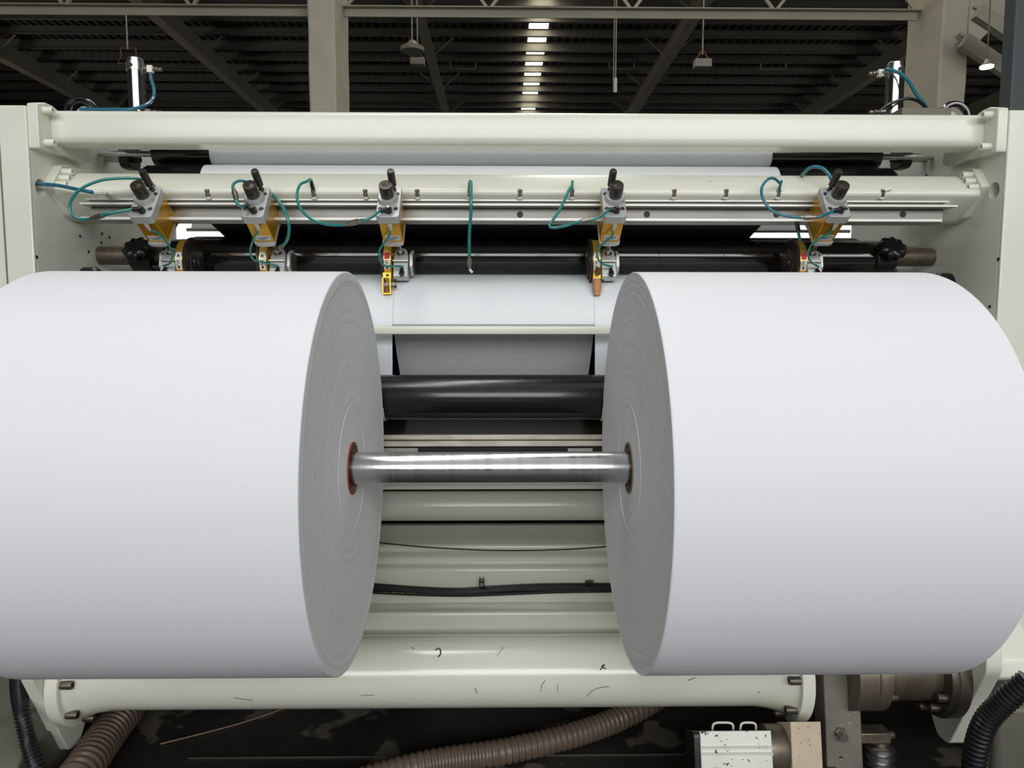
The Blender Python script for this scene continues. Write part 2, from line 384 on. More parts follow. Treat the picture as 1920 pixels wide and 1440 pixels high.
def frame(side, lab):
    s = -1 if side == 'L' else 1
    X = XL if side == 'L' else XR
    t = thing('machine_side_frame', lab, 'machine frame', (X, 2.7, FZ), 'side frames of the machine')
    # post: folded front plate, thick outward
    zt = 2.142
    pl = [(X, 2.47), (X+s*.35, 2.47), (X+s*.35, 2.62), (X+s*.062, 2.62), (X+s*.062, 2.486), (X, 2.486)]
    m_ = MB(); m_.loft([[Vector((a, b, .24)) for a, b in pl], [Vector((a, b, zt)) for a, b in pl]])
    m_.build('front_post', IV, t, bevel=.004)
    if s < 0:
        m_ = MB(); m_.box(X-.094, X-.089, 2.4675, 2.4705, .3, zt-.1); m_.build('seam_cover', mat('seam_grey', (120, 120, 108), .6), t)  # seam drawn as a thin raised strip in darker grey
    # side plate: wide sheet with the round cable pass
    prof = [(3.0, .24), (3.1, FZ), (3.55, FZ), (3.55, 2.24), (3.2, 2.24), (2.75, 2.15), (2.62, 2.14), (2.487, 2.13), (2.487, 1.888)]
    hole = [(2.526-.028*math.cos(2*math.pi*k/32), 1.888+.028*math.sin(2*math.pi*k/32)) for k in range(33)]
    prof = prof+hole+[(2.487, 1.8875), (2.487, .24)]
    m_ = MB(); m_.xprism([(a, b) for a, b in prof], X, X+s*.06); sp = m_.build('side_plate', IVW, t)
    # lower base, set back, darker paint
    if s > 0:
        m_ = MB(); m_.box(X+.03, X+.5, 2.52, 3.4, FZ, .238); m_.build('base_block', IVD, t, bevel=.02)
    else:
        m_ = MB(); m_.box(X-.4, X-.1, 2.5, 3.4, FZ, .238); m_.build('base_block', IVD, t, bevel=.02)
    # small tapped holes and bolts seen on the inside
    for (px, py) in (((150, 443, ), (191, 438), (166, 472), (69, 482), (205, 445), (190, 455)) if s < 0 else ((1737, 329), (1872, 486), (1856, 575), (1655, 500), (1702, 420))):
        p = atX(px, py, X); m_ = MB(); m_.cyl(p+Vector((s*.01, 0, 0)), p-Vector((s*.001, 0, 0)), .006, 12); m_.build('tapped_hole', INK, t)
    return t
fl = frame('L', 'ivory side frame with tall front post at the left of the machine')
fr = frame('R', 'ivory side frame with tall front post at the right of the machine')
for s, X, t, pts in ((-1, XL, fl, ((112, 440), (120, 470))), (1, XR, fr, ((1770, 440), (1777, 470)))):
    pass

# ---- top cross beam
zb0, zt0 = zz(285, 2.66), 2.146
t = thing('top_crossbeam', 'thick ivory beam across the top of the machine', 'beam', (0, 2.6, 2.02))
m_ = MB(); m_.xprism(rrect(2.545, 2.665, zb0, zt0+.004, .022), XL+.03, XR-.03); m_.build('beam_body', IV, t)
for s, X in ((-1, XL), (1, XR)):
    prof = rpoly([(2.475, 2.005), (2.475, 2.15), (2.52, 2.165), (2.56, 2.165), (2.75, 2.12), (2.78, 2.03), (2.74, 2.01), (2.66, 2.015)], .008)
    m_ = MB(); m_.xprism(prof, min(X, X-s*.035), max(X, X-s*.035)); fg = m_.build('end_flange', IV, t, bevel=.003)
    for (yy, z_) in ((2.508, 2.135), (2.508, 2.03)):
        m_ = MB(); socket(m_, (X-s*.035, yy, z_), (-s, 0, 0), .0125, .032); m_.build('bolt', IV, fg)

# ---- slitter beam (middle), with rail
t = thing('slitter_beam', 'ivory faceted beam with aluminium rail that carries the slitters', 'beam', (0, 2.65, 1.82))
prof = rpoly([(2.63, 1.958), (2.80, 1.958), (2.83, 1.93), (2.83, 1.85), (2.78, 1.80), (2.68, 1.80), (2.60, 1.845), (2.552, 1.875), (2.552, 1.892)], .014)
m_ = MB(); m_.xprism(prof, XL+.03, XR-.03); m_.build('beam_body', IV, t)
for s, X in ((-1, XL), (1, XR)):
    prof = rpoly([(2.54, 1.905), (2.60, 1.978), (2.64, 1.985), (2.86, 1.985), (2.88, 1.95), (2.88, 1.83), (2.80, 1.80), (2.70, 1.80), (2.645, 1.812)], .01)
    m_ = MB(); m_.xprism(prof, min(X, X-s*.032), max(X, X-s*.032)); fg = m_.build('end_flange', IV, t, bevel=.002)
    for (yy, z_) in ((2.605, 1.955), (2.587, 1.93), (2.567, 1.905), (2.70, 1.823)):
        m_ = MB(); socket(m_, (X-s*.032, yy, z_), (-s, 0, 0), .0125, .034); m_.build('bolt', IV, fg)
x0, x1 = -1.432, 1.564
m_ = MB(); m_.box(x0, x1, 2.585, 2.68, 1.848, 1.868); m_.build('rail_top_plate', ALUR, t, bevel=.001)
m_ = MB(); m_.box(x0+.003, x1-.003, 2.566, 2.66, 1.8545, 1.8595); m_.build('rail_lip', ALUH, t)
m_ = MB(); m_.box(x0-.01, x1+.02, 2.552, 2.66, 1.837, 1.843); m_.build('rail_lip', ALUH, t)
m_ = MB(); m_.box(x0+.003, x1-.003, 2.60, 2.67, 1.79, 1.838)
rc = m_.build('rail_web', mat('rail_grey', (128, 127, 120), .4, .6, var=.08, vscale=6, stretch=(.3, 3, 3)), t)
m_ = MB(); m_.box(x0-.015, x1-.03, 2.556, 2.66, 1.786, 1.796); m_.build('rail_lip', ALUH, t, bevel=.001)
for px in (975, 1213, 1456, 1693):
    p = at(px, 402, 2.5995); m_ = MB(); m_.cyl((p.x, 2.602, p.z), (p.x, 2.5985, p.z), .011, 20); m_.build('bolt_hole', INK, t)
p = at(1742, 369, 2.58); MB().lathe((p.x, 2.59, p.z), (p.x, 2.575, p.z), [(0, .009), (1, .006)], 16).build('rail_screw', ALU, t)

# air fittings screwed into the beam, each a little nickel stub
labs = {391: 'bare nickel air fitting between the first and second slitters', 589: 'nickel air fitting that the curled teal hose right of the second slitter leaves', 686: 'bare nickel air fitting just left of the middle-left slitter', 783: 'bare nickel air fitting just right of the middle-left slitter', 881: 'nickel air fitting at the top of the freely hanging hose', 975: 'bare nickel air fitting between the two hanging hoses', 1072: 'nickel air fitting of the bent hose left of the fourth slitter', 1263: 'bare nickel air fitting nearest right of the fourth slitter', 1360: 'bare nickel air fitting midway between the fourth and fifth slitters', 1458: 'nickel air fitting of the round hose loop left of the fifth slitter', 1653: 'elbowed air fitting right of the fifth slitter'}
FITP = {}
for px, lab in labs.items():
    p = at(px, 369, 2.562); n = Vector((0, -.45, .9)).normalized()
    t = thing('air_fitting', lab, 'air fitting', p, 'air fittings along the slitter beam')
    MB().lathe(p-n*.006, p+n*.0015, [(0, .0098), (1, .0098)], 16).build('seat_ring', WHP, t)
    MB().lathe(p-n*.002, p+n*.026, [(0, .0085), (.55, .0085), (.6, .007), (.7, .0085), (.95, .0085), (1, .006)], 14).build('stub', FIT, t)
    FITP[px] = p+n*.026
    if px == 1653:
        MB().tube([p+n*.02, p+n*.022+Vector((.022, -.006, .006))], .007, 10).build('elbow', WHP, t)

# ---- rear rollers with the sheet over them
def roller(name, lab, c, r, x0, x1, m, js=.03, jx=.0, group=None):
    t = thing(name, lab, 'roller', (0, c[0], c[1]-r), group)
    b = MB(); L = x1-x0; e = .02/L
    b.lathe((x0, c[0], c[1]), (x1, c[0], c[1]), [(0, r*.55), (0, r*.86), (e, r), (1-e, r), (1, r*.86), (1, r*.55)], 72); b.build('roller_body', m, t)
    for a, b_ in ((x0-jx, x0), (x1, x1+jx)):
        if jx: MB().cyl((a, c[0], c[1]), (b_, c[0], c[1]), js, 24).build('journal', STEEL, t)
    return t
LOW = (2.83, zz(308, 2.80)-.0885); LR = .085
UPR = (2.90, LOW[1]+LR+.058); UR = .055
roller('web_roller', 'lower black rubber roller behind the beam, under the white sheet', LOW, LR, -1.345, 1.49, BLK, jx=.2, js=.012, group='rear web rollers')
roller('web_roller', 'upper dark roller at the back, just under the top beam', UPR, UR, -1.335, 1.47, BLG, jx=.22, js=.012, group='rear web rollers')
SX0, SX1 = -1.110, 1.038
th = .0012
# sheet: from the rear over the top roller, between and round the lower roller, then down and back
path = [(3.5, UPR[1]-.10)]+arc(UPR[0], UPR[1], UR+th, 55, 215, 20)+arc(LOW[0], LOW[1], LR+th, 100, 215, 20)[0:]+[(2.76, zz(415, 2.79)), (3.0, zz(450, 3.0)), (3.1, 1.66)]
path = arc(UPR[0], UPR[1], UR+th, 30, 245, 26)+arc(LOW[0], LOW[1], LR+th, 95, 200, 20)+[(2.90, LOW[1]-LR-.02), (3.15, LOW[1]-LR-.03), (3.5, LOW[1]-LR-.03)]
m_ = MB(); m_.xprism(band(path, .001), SX0, SX1)
o = m_.build('paper_web', PAPERW); tag(o, 'uncut white paper sheet running over the rear rollers', 'paper sheet')

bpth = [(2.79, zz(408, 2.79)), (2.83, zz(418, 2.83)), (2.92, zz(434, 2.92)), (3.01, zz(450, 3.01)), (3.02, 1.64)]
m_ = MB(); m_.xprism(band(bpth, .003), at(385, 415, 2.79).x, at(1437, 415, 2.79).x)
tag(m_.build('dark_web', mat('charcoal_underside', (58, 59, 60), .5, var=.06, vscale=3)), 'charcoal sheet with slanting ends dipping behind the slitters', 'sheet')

# ---- anvil roller (black gloss) on its fixed rod
AN = (2.875, 1.686); AR = .068
t = thing('anvil_roller', 'long glossy black roller under the slitter wheels', 'roller', (0, AN[0], AN[1]-AR))
b = MB(); x0, x1 = -1.29, 1.495; L = x1-x0
b.lathe((x0, AN[0], AN[1]), (x1, AN[0], AN[1]), [(0, .03), (0, AR*.8), (.012/L, AR*.97), (.03/L, AR), (1-.03/L, AR), (1-.012/L, AR*.97), (1, AR*.8), (1, .03)], 80); b.build('roller_body', BLG, t)
for i, x in enumerate((-1.15, -.9, -.39, -.1, .325, .6, .85, 1.25)):
    MB().lathe((x-.001, AN[0], AN[1]), (x+.001, AN[0], AN[1]), [(0, AR+.0006), (1, AR+.0006)], 64).build('groove_ring', mat('ring_grey', (40, 38, 34), .3, .6), t)
MB().cyl((XL, AN[0], AN[1]+.005), (x0, AN[0], AN[1]+.005), .036, 32).build('journal', BRST, t)
MB().cyl((x1, AN[0], AN[1]+.005), (XR, AN[0], AN[1]+.005), .036, 32).build('journal', BRST, t)
# second darker roller just above/behind
roller('nip_roller', 'slim dark roller peeking out above the glossy black anvil roller', (2.99, 1.727), .05, -1.25, 1.45, BLK, jx=.24, js=.02)
# gold doctor bar in front of the anvil roller
def knob(px, py, lab, s):
    c = at(px, py, 2.79)
    t = thing('star_knob', lab, 'knob', c, 'black star knobs on the roller rod')
    n = Vector((0, -.78, .6)); u = Vector((1, 0, 0)); v = n.cross(u)
    rings = []
    for d, sc in ((-.02, .82), (-.012, 1), (.008, 1), (.016, .88), (.02, .7), (.014, .45)):
        ring = []
        for k in range(72):
            a = 2*math.pi*k/72; r = (.05+.0045*math.cos(9*a))*sc
            ring.append(c+n*d+u*math.cos(a)*r+v*math.sin(a)*r)
        rings.append(ring)
    MB().loft(rings).build('grip', BLKP, t, angle=50)
    q = Vector((c.x+s*.0, AN[0], AN[1]))
    MB().tube([c-n*.01, q+Vector((0, -.03, .0))], .018, 16).build('stem', BLKP, t)
    m_ = MB(); m_.xprism(rpoly([(2.80, 1.655), (2.80, 1.725), (2.86, 1.745), (2.935, 1.73), (2.935, 1.645), (2.84, 1.63)], .015), c.x-.045, c.x+.035); m_.build('clamp', BLKP, t, bevel=.004)
knob(258, 467, 'black star knob clamped on the rod at the left side frame', -1)
knob(1672, 466, 'black star knob clamped on the rod at the right side frame', 1)
# black levers on the side walls under the top beam
for s, px, lab in ((-1, 243, 'black bolted bearing block high on the left side frame'), (1, 1690, 'black bolted bearing block high on the right side frame')):
    c = at(px, 296, 2.95)
    t = thing('bearing_block', lab, 'bearing block', c, 'black bearing blocks')
    m_ = MB(); m_.xprism(rrect(c.y-.05, c.y+.05, c.z-.045, c.z+.07, .03), c.x-.02, c.x+.02); m_.build('block', BLKP, t, bevel=.004)
    m_ = MB(); socket(m_, (c.x-s*.02, c.y-.015, c.z-.01), (-s, 0, 0), .013, .03); m_.build('bolt', BLKP, t)
    a = Vector((c.x, c.y, c.z)); MB().cyl(a, (XL if s < 0 else XR, c.y, c.z), .018, 16).build('pin', STEEL, t)

# polished deflector plates behind the anvil roller, at both ends
for sx0, sx1, lab in ((-1.34, -1.0, 'pale tilted deflector plate behind the first slitter wheel'), (.86, 1.5, 'pale tilted deflector plate behind the fifth slitter wheel')):
    t = thing('deflector_plate', lab, 'metal plate', ((sx0+sx1)/2, 3.2, 1.72), 'tilted deflector plates')
    m_ = MB(); m_.xprism([(3.2, zz(434, 3.2)), (3.205, zz(434, 3.2)), (3.26, 1.92), (3.255, 1.92)], sx0, (sx0+sx1)/2+.12); m_.build('plate', ALU, t)
    for k in range(2):
        zc = 1.775+k*.05; yc = 3.16+k*.005
        MB().cyl((sx0, yc, zc), (sx1, yc, zc), .007, 16).build('guide_bar', STEEL if k else IV, t)
    MB().xprism(rrect(3.12, 3.23, 1.62, 1.665, .01), XL if sx0 < 0 else sx0, sx1 if sx0 < 0 else XR).build('foot_bar', IVD, t)
# added dark panel, coloured near black as shade inside the machine
t = thing('dark_backing', 'added dark panel standing in for the unlit machine interior below the rollers', 'backing panel', (0, 3.3, .5))
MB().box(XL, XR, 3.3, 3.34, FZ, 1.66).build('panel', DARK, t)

# ---- slit paper lanes going down
def lane_path(py_):
    return py_
top = smooth([Vector((0, 2.90, AN[1]-AR-.002)), Vector((0, 2.83, 1.617)), Vector((0, 2.74, 1.605)), Vector((0, 2.66, 1.575)), Vector((0, 2.605, 1.51)), Vector((0, 2.575, 1.43))], 6)
top = [(p.y, p.z) for p in top]
SIDE = top+[(2.565, 1.36), (2.56, 1.28), (2.548, 1.2)]
# front lanes wrap the drum from behind to below and up onto the reel
DR = (2.425, 1.187); DRR = .0755
SIDE += arc(DR[0], DR[1], DRR+.003, 20, -160, 24)
G = .0015
SIDEL = SIDE
for xa, xb, lab in ((SX0, XiL-.0002, 'slit white paper lane feeding the left reel'), (XiR+.0002, SX1, 'slit white paper lane feeding the right reel')):
    m_ = MB(); m_.xprism(band(SIDEL, .001), xa, xb); tag(m_.build('paper_lane', PAPERW), lab, 'paper sheet', 'slit paper lanes')
MID = top+[(2.60, 1.40), (2.66, 1.325), (2.75, 1.235), (2.92, 1.05), (3.05, .9)]
m_ = MB(); m_.xprism(band(MID, .001), XiL+.0006, XiR-.0006); tag(m_.build('paper_lane', PAPERW), 'middle slit paper lane going back between the two reels', 'paper sheet', 'slit paper lanes')

# white guide bar
m_ = MB(); m_.xprism(rrect(2.47, 2.545, 1.396, 1.4235, .004, 3), XL, XR)
tag(m_.build('guide_bar', IV), 'thin bright ivory bar crossing in front of the paper between the reels', 'bar')
# drum roller
roller('drum_roller', 'large black drum roller between the two paper reels', DR, DRR, -1.25, 1.35, mat('satin_black_drum', (16, 18, 19), .24, 0, coat=.2, var=.12, vscale=6, stretch=(5, .3, .3)), jx=.28)
# steel-topped rail beam
t = thing('steel_rail_beam', 'dark beam with two bright polished steel strips behind the shaft', 'beam', (0, 2.6, .95))
m_ = MB(); m_.box(XL, XR, 2.50, 2.95, .92, 1.046); m_.build('beam_body', OLIVE, t)
W_ = mat('polished_strip', (244, 237, 220), .36, .6, var=.2, vscale=18, stretch=(.6, 3, 3))
zA, zB, zC, zD = zz(815, 2.49), zz(824, 2.49), zz(826.5, 2.49), zz(837, 2.49)
MB().box(XL, XR, 2.485, 2.502, zB, zA).build('strip', W_, t, bevel=.002); MB().box(XL, XR, 2.485, 2.502, zD, zC).build('strip', W_, t, bevel=.002)
for px0, px1 in ((700, 783), (1065, 1111)):
    a = at(px0, 841, 2.47); b = at(px1, 849, 2.47); MB().box(a.x, b.x, 2.47, 2.50, b.z-.01, a.z).build('small_plate', ALU, t)
MB().box(XL, XR, 2.48, 2.52, .90, zD-.002).build('lower_edge', DARK, t)
# grey ledge, tube
z1, z2 = zz(880, 2.6), zz(918, 2.6)
tag(MB().xprism(rrect(2.60, 2.75, z2, z1, .005), XL, XR).build('ledge_beam', IVW), 'pale grey ledge just under the steel shaft', 'beam')
tc_ = zz(951, 2.6); m_ = MB(); m_.xprism(circ(2.64, tc_-.004, .0545, 64), XL, XR)
tag(m_.build('cross_tube', IVT), 'slim glossy ivory tube crossing below the steel shaft', 'tube')
# folded ivory panel
pp = [(2.80, zz(984, 2.80)), (2.76, zz(1006, 2.76)), (2.70, zz(1018, 2.70)), (2.685, zz(1024, 2.685)), (2.685, zz(1034, 2.685)), (2.72, zz(1044, 2.72)), (2.72, zz(1057, 2.72)), (2.66, zz(1061, 2.66)), (2.645, zz(1068, 2.645)), (2.645, zz(1132, 2.645))]
pr = [(a, b) for a, b in pp]
m_ = MB(); m_.xprism(pr+[(2.83, pp[-1][1]), (2.83, pp[0][1])], XL, XR)
tag(m_.build('folded_panel', IVT, bevel=.006), 'creased glossy ivory panel behind the sagging thin cable', 'panel')
m_ = MB(); m_.xprism(rpoly([(2.76, zz(1131, 2.65)), (2.55, zz(1148, 2.55)), (2.55, zz(1195, 2.55)), (2.76, zz(1195, 2.55))], .014, 5), XL, XR)
tag(m_.build('square_beam', IVT), 'square-edged ivory beam just above the fat bottom tube', 'beam')

# thin sagging cable and cable bundle
def cable(name, pts, r, m, lab, cat='cable', n=10, k=8, group=None, **kw):
    m_ = MB(); m_.tube(smooth(pts, k), r, n, **kw); o = m_.build(name, m); return tag(o, lab, cat, group)
cable('thin_cable', [at(x, y, 2.62) for x, y in ((600, 1003), (708, 1017), (800, 1026), (920, 1032), (1040, 1031), (1135, 1025), (1260, 1010))], .0025, BLKP, 'thin black cable sagging across the creased ivory panel')
CB = [([(600, 1094), (698, 1098), (780, 1104), (860, 1107), (920, 1103), (1000, 1099), (1060, 1098), (1140, 1098), (1250, 1101)], .0095, 2.62, 'black hose on top of the cable bundle between the reels'),
      ([(600, 1104), (698, 1109), (780, 1113), (860, 1115), (930, 1113), (1000, 1110), (1060, 1108), (1140, 1107), (1250, 1106)], .0085, 2.61, 'black hose with faint yellow printing, lowest of the bundle'),
      ([(600, 1099), (698, 1102), (780, 1108), (850, 1112), (920, 1108), (960, 1105), (1060, 1103), (1140, 1102), (1250, 1103)], .008, 2.602, 'middle black hose of the bundle between the reels')]
for pts, r, Y, lab in CB:
    cable('black_hose', [at(x, y, Y) for x, y in pts], r, BLKP, lab, 'hose', group='hose bundle between the reels')
hz = [o for o in COL.objects if o.name.startswith('black_hose')]
m_ = MB()
for k in range(46):
    x = 706+k*3.6 if k < 30 else 965+(k-30)*9; 
    if random.random() < .2: continue
    y = 1110.5+ (3.5*math.sin((x-700)/170*1.5) if x < 880 else 0)-(2.5 if x > 960 else 0)
    a = at(x, y-.9, 2.598); m_.box(a.x, a.x+random.uniform(.002, .0045), 2.5995, 2.601, a.z-.0022, a.z)
m_.build('printed_text', YINK, hz[1])
p = at(903, 1092, 2.60); m_ = MB()
for s in (-1, 1): m_.box(p.x+s*.007-.002, p.x+s*.007+.002, 2.60, 2.63, p.z-.018, p.z+.010)
m_.box(p.x-.007, p.x+.007, 2.60, 2.63, p.z-.002, p.z+.003)
tag(m_.build('cable_clip', BLKP), 'small black clip standing on the hose bundle', 'clip', 'cable clips')
p = at(1105, 1092, 2.60); m_ = MB(); m_.box(p.x-.014, p.x+.014, 2.60, 2.62, p.z-.008, p.z+.002)
tag(m_.build('cable_tie', BLKP), 'small black tie on the hose bundle near the right reel', 'clip')

# ---- bottom tube with flanges
TC = (2.405, .245); TR = .118
TX0, TX1 = -1.415, .97
t = thing('bottom_tube', 'fat glossy ivory tube across the foot of the machine', 'tube', (0, TC[0], TC[1]-TR))
m_ = MB(); L = TX1-TX0
m_.lathe((TX0, *TC), (TX1, *TC), [(0, .150), (.012, .136), (.03, .124), (.05, TR), (1-.05, TR), (1-.03, .124), (1-.012, .136), (1, .150)], 96); m_.build('tube_body', IVT, t)
for s, X in ((-1, TX0), (1, TX1)):
    MB().lathe((X, *TC), (X+s*.045, *TC), [(0, .164), (.06, .168), (.94, .168), (1, .164)], 72).build('end_flange', IV, t)
    for k in range(8):
        a = math.radians(33+45*k); m_ = MB(); socket(m_, (X, TC[0]+.147*math.cos(a), TC[1]+.147*math.sin(a)), (-s, 0, 0), .014, .036); m_.build('bolt', DKST, t)
def on_tube(px, py, cy, cz, rad):
    d = Fw+Rt*((px-960)/FPX)-Up*((py-720)/FPX)
    a_ = d.y**2+d.z**2; b_ = 2*(d.y*(CP.y-cy)+d.z*(CP.z-cz)); c_ = (CP.y-cy)**2+(CP.z-cz)**2-rad**2
    q = (-b_-math.sqrt(max(0, b_*b_-4*a_*c_)))/(2*a_); return CP+d*q
SCF = mat('scuff', (84, 80, 66), .7); BTUBE = t
for pts, r_, nm in (([(816, 1219), (824, 1216), (826, 1226), (821, 1232)], .0028, 'paint_chip'), ([(1100, 1306), (1108, 1297), (1122, 1290), (1142, 1287)], .0011, 'scratch'), ([(1125, 1256), (1134, 1246), (1128, 1250), (1136, 1254)], .0022, 'paint_chip'), ([(932, 1230), (940, 1218), (946, 1213)], .0009, 'scratch'), ([(1014, 1296), (1016, 1285), (1022, 1276)], .001, 'scratch'), ([(1046, 1296), (1045, 1284)], .0011, 'scratch'), ([(438, 1308), (450, 1310), (474, 1313)], .0012, 'scratch'), ([(890, 1290), (895, 1300)], .0014, 'scratch'), ([(776, 1216), (772, 1214)], .0014, 'scratch'), ([(1290, 1276), (1304, 1270)], .0012, 'scratch'), ([(676, 1304), (702, 1303)], .0009, 'scratch'), ([(1421, 1298), (1424, 1298)], .002, 'paint_chip')):
    MB().tube(smooth([on_tube(x, y, TC[0], TC[1], TR+.0003) for x, y in pts], 4), r_, 6).build(nm, SCF, BTUBE)
# left gusset
def gusset(X, s, lab, xt):
    A = [(2.19, .335), (2.355, -.005), (2.42, -.01), (2.50, .09), (2.58, .30), (2.58, .56), (2.26, .56), (2.195, .40)]
    m_ = MB(); m_.xprism(rpoly(A, .02), min(X, X-s*.0+s*xt), max(X, X+s*xt)); o = m_.build('gusset_plate', IV, bevel=.003)
    return tag(o, lab, 'plate', 'gusset plates')
gl = gusset(TX0-.0455, -1, 'ivory triangular gusset plate at the left end of the bottom tube', .038)
gr = gusset(1.532, 1, 'ivory triangular gusset plate at the far right under the reel', .05)
# arm stubs tying gussets to the frames
for X0, X1, lab in ((XL, TX0-.083, 'short ivory stub joining the left gusset to the frame'), (1.582, XR, 'short ivory stub joining the right gusset to the frame')):
    tag(MB().xprism(rrect(2.49, 2.57, .34, .54, .02), X0, X1).build('frame_stub', IV), lab, 'bracket', 'frame stubs')

# ---- right bearing housings
t = thing('bearing_housing', 'worn brown steel bearing housings at the lower right', 'bearing', (1.35, TC[0], .1))
MB().lathe((1.172, *TC), (1.285, *TC), [(0, .13), (.02, .136), (.60, .136), (.61, .132), (.64, .136), (1, .136)], 64).build('large_sleeve', BRST, t)
MB().lathe((1.285, *TC), (1.47, *TC), [(0, .104), (1, .104)], 64).build('small_sleeve', BRST, t)
MB().lathe((1.47, *TC), (1.531, *TC), [(0, .15), (.3, .156), (.35, .16), (1, .16)], 64).build('flange', DKST, t)
for k in range(6):
    a = math.radians(200+30*k); 
    m_ = MB(); socket(m_, (1.47, TC[0]+.128*math.cos(a), TC[1]+.128*math.sin(a)), (-1, 0, 0), .014, .032); m_.build('bolt', DKST, t)
a = math.radians(205); m_ = MB(); socket(m_, (1.285, TC[0]+.116*math.cos(a), TC[1]+.116*math.sin(a)), (1, 0, 0), .013, .03); m_.build('bolt', DKST, t)

# ---- reels and shaft
def steps(side, seed):
    rnd = random.Random(seed); prof = []; r = .066; x = 0
    while r < .497:
        prof.append((x, r)); r += rnd.choice((.003, .005, .008, .012, .02)); x = rnd.uniform(-.00035, .00025)
        if side < 0 and .47 < r < .485: x += .0010
        prof.append((x, r))
    return prof
def reel(xa, xb, inner, lab, seed):
    s = 1 if inner == 'right' else -1
    xin = xb if s > 0 else xa; xout = xa if s > 0 else xb
    org = (xin, RC[0], RC[1])
    t = thing('paper_reel', lab, 'paper reel', (xin, RC[0], RC[1]-RR), 'big white paper reels')
    n = 192
    rings = []; mats_ = []
    prof = [(xin+s*dx, min(r, .4985)) for dx, r in steps(-s, seed)]
    prof = prof+[(xin-s*.0006, RR-.0012), (xin-s*.002, RR)]
    prof2 = [(xout+s*.002, RR), (xout, RR-.0015), (xout, .066)]
    m_ = MB()
    def ring(x, r): return [Vector((x, RC[0]+r*math.cos(2*math.pi*k/n), RC[1]+r*math.sin(2*math.pi*k/n))) for k in range(n)]
    m_.cur = 1; m_.loft([ring(*q) for q in prof], cap=False)
    m_.cur = 0; m_.loft([ring(*prof[-1]), ring(*prof2[0])], cap=False)
    m_.cur = 1; m_.loft([ring(*q) for q in prof2], cap=False); m_.loft([ring(*prof2[-1]), ring(*prof[0])], cap=False)
    m_.build('paper_roll', [PAPER, PEDGE], t, origin=org, angle=20)
    # thin protruding ring where a layer stands proud
    m_ = MB(); rr_ = .1625
    m_.loft([ring(xin-s*.002, rr_-.0007), ring(xin+s*.001, rr_-.0006), ring(xin+s*.001, rr_+.0006), ring(xin-s*.002, rr_+.0007)], cap=False)
    m_.build('splice_ring', mat('splice_edge', (226, 222, 220) if s > 0 else (70, 58, 58), .6), t, origin=org)
    m_ = MB(); m_.loft([ring(xout-s*.004, .0655), ring(xin+s*.003, .0655), ring(xin+s*.003, .0605), ring(xout-s*.004, .0605), ring(xout-s*.004, .0655)], cap=False)
    m_.build('core_tube', COREI, t, origin=org)
    if s > 0:
        m_ = MB(); m_.loft([ring(xin-.002, .4775), ring(xin+.0012, .4775), ring(xin+.0012, .4787), ring(xin-.002, .4787)], cap=False); m_.build('splice_ring', mat('splice_edge', (226, 222, 220)), t, origin=org)
        m_ = MB(); m_.loft([ring(xin, .0672), ring(xin+s*.0036, .0672), ring(xin+s*.0036, .0640), ring(xin, .0640)], cap=False); m_.build('red_core_rim', CORE, t, origin=org)
    MB().lathe((xin-s*.25, *RC), (xin-s*.012, *RC), [(0, .0605), (.97, .0605), (1, .057), (1, .046), (.9, .045)], 48).build('core_chuck', FIT, t)
    return t
reel(XoL, XiL, 'right', 'huge white paper reel on the left half of the steel shaft', 3)
reel(XiR, XoR, 'left', 'huge white paper reel on the right half of the steel shaft', 11)
t = thing('winding_shaft', 'shiny steel shaft joining the two paper reels', 'shaft', (0, RC[0], RC[1]-.042))
MB().cyl((-1.26, *RC), (1.2, *RC), .0415, 96).build('shaft_body', mat('ground_steel_shaft', (200, 201, 202), .21, 1, var=.03, vscale=9, stretch=(6, .2, .2)), t, angle=80)
for s, x in ((-1, -1.3), (1, 1.24)):
    MB().cyl((x-.04, *RC), (x+.04, *RC), .03, 32).build('shaft_end', STEEL, t)
# arms
def arm(x0, x1, foot, lab, m, w0=.07):
    t = thing('reel_arm', lab, 'arm', ((x0+x1)/2, 2.4, foot[1]), 'arms holding the shaft')
    P = [Vector((RC[0], RC[1])), Vector((2.43, .52)), Vector(foot)]
    prof = rpoly([(RC[0]-.07, RC[1]+.02), (RC[0], RC[1]+.08), (RC[0]+.08, RC[1]+.03), (2.49, .56), (2.50, .46), foot[2:] if len(foot) > 2 else (foot[0]+.04, foot[1]), (foot[0]-.04, foot[1]), (2.40, .46), (RC[0]-.05, RC[1]-.07)], .02)
    MB().xprism(prof, x0, x1).build('arm_plate', m, t, bevel=.003); return t
arm(-1.20, -1.125, (2.44, TC[1]+TR+.004), 'painted arm behind the left reel holding the shaft end', IV)
AX0, AX1 = at(1533, 1270, 2.40).x, at(1600, 1270, 2.40).x
ra = arm(AX0+.002, AX1, (2.34, FZ+.012), 'spattered grey steel arm plate rising at the lower right', ARMS)
c = at(1566, 1364, 2.36); 
pf = lambda z: 2.40-(.46-z)/(.46-FZ)*.10
y_ = pf(c.z); MB().lathe((c.x, y_+.01, c.z), (c.x, y_-.035, c.z), [(0, .022), (.3, .022), (.3, .014), (.5, .014), (.5, .017), (1, .016)], 6).build('hex_bolt', FIT, ra)
c = at(1567, 1410, 2.35); y_ = pf(c.z); MB().cyl((c.x, y_+.01, c.z), (c.x, y_-.0015, c.z), .008, 20).build('drilled_hole', INK, ra)

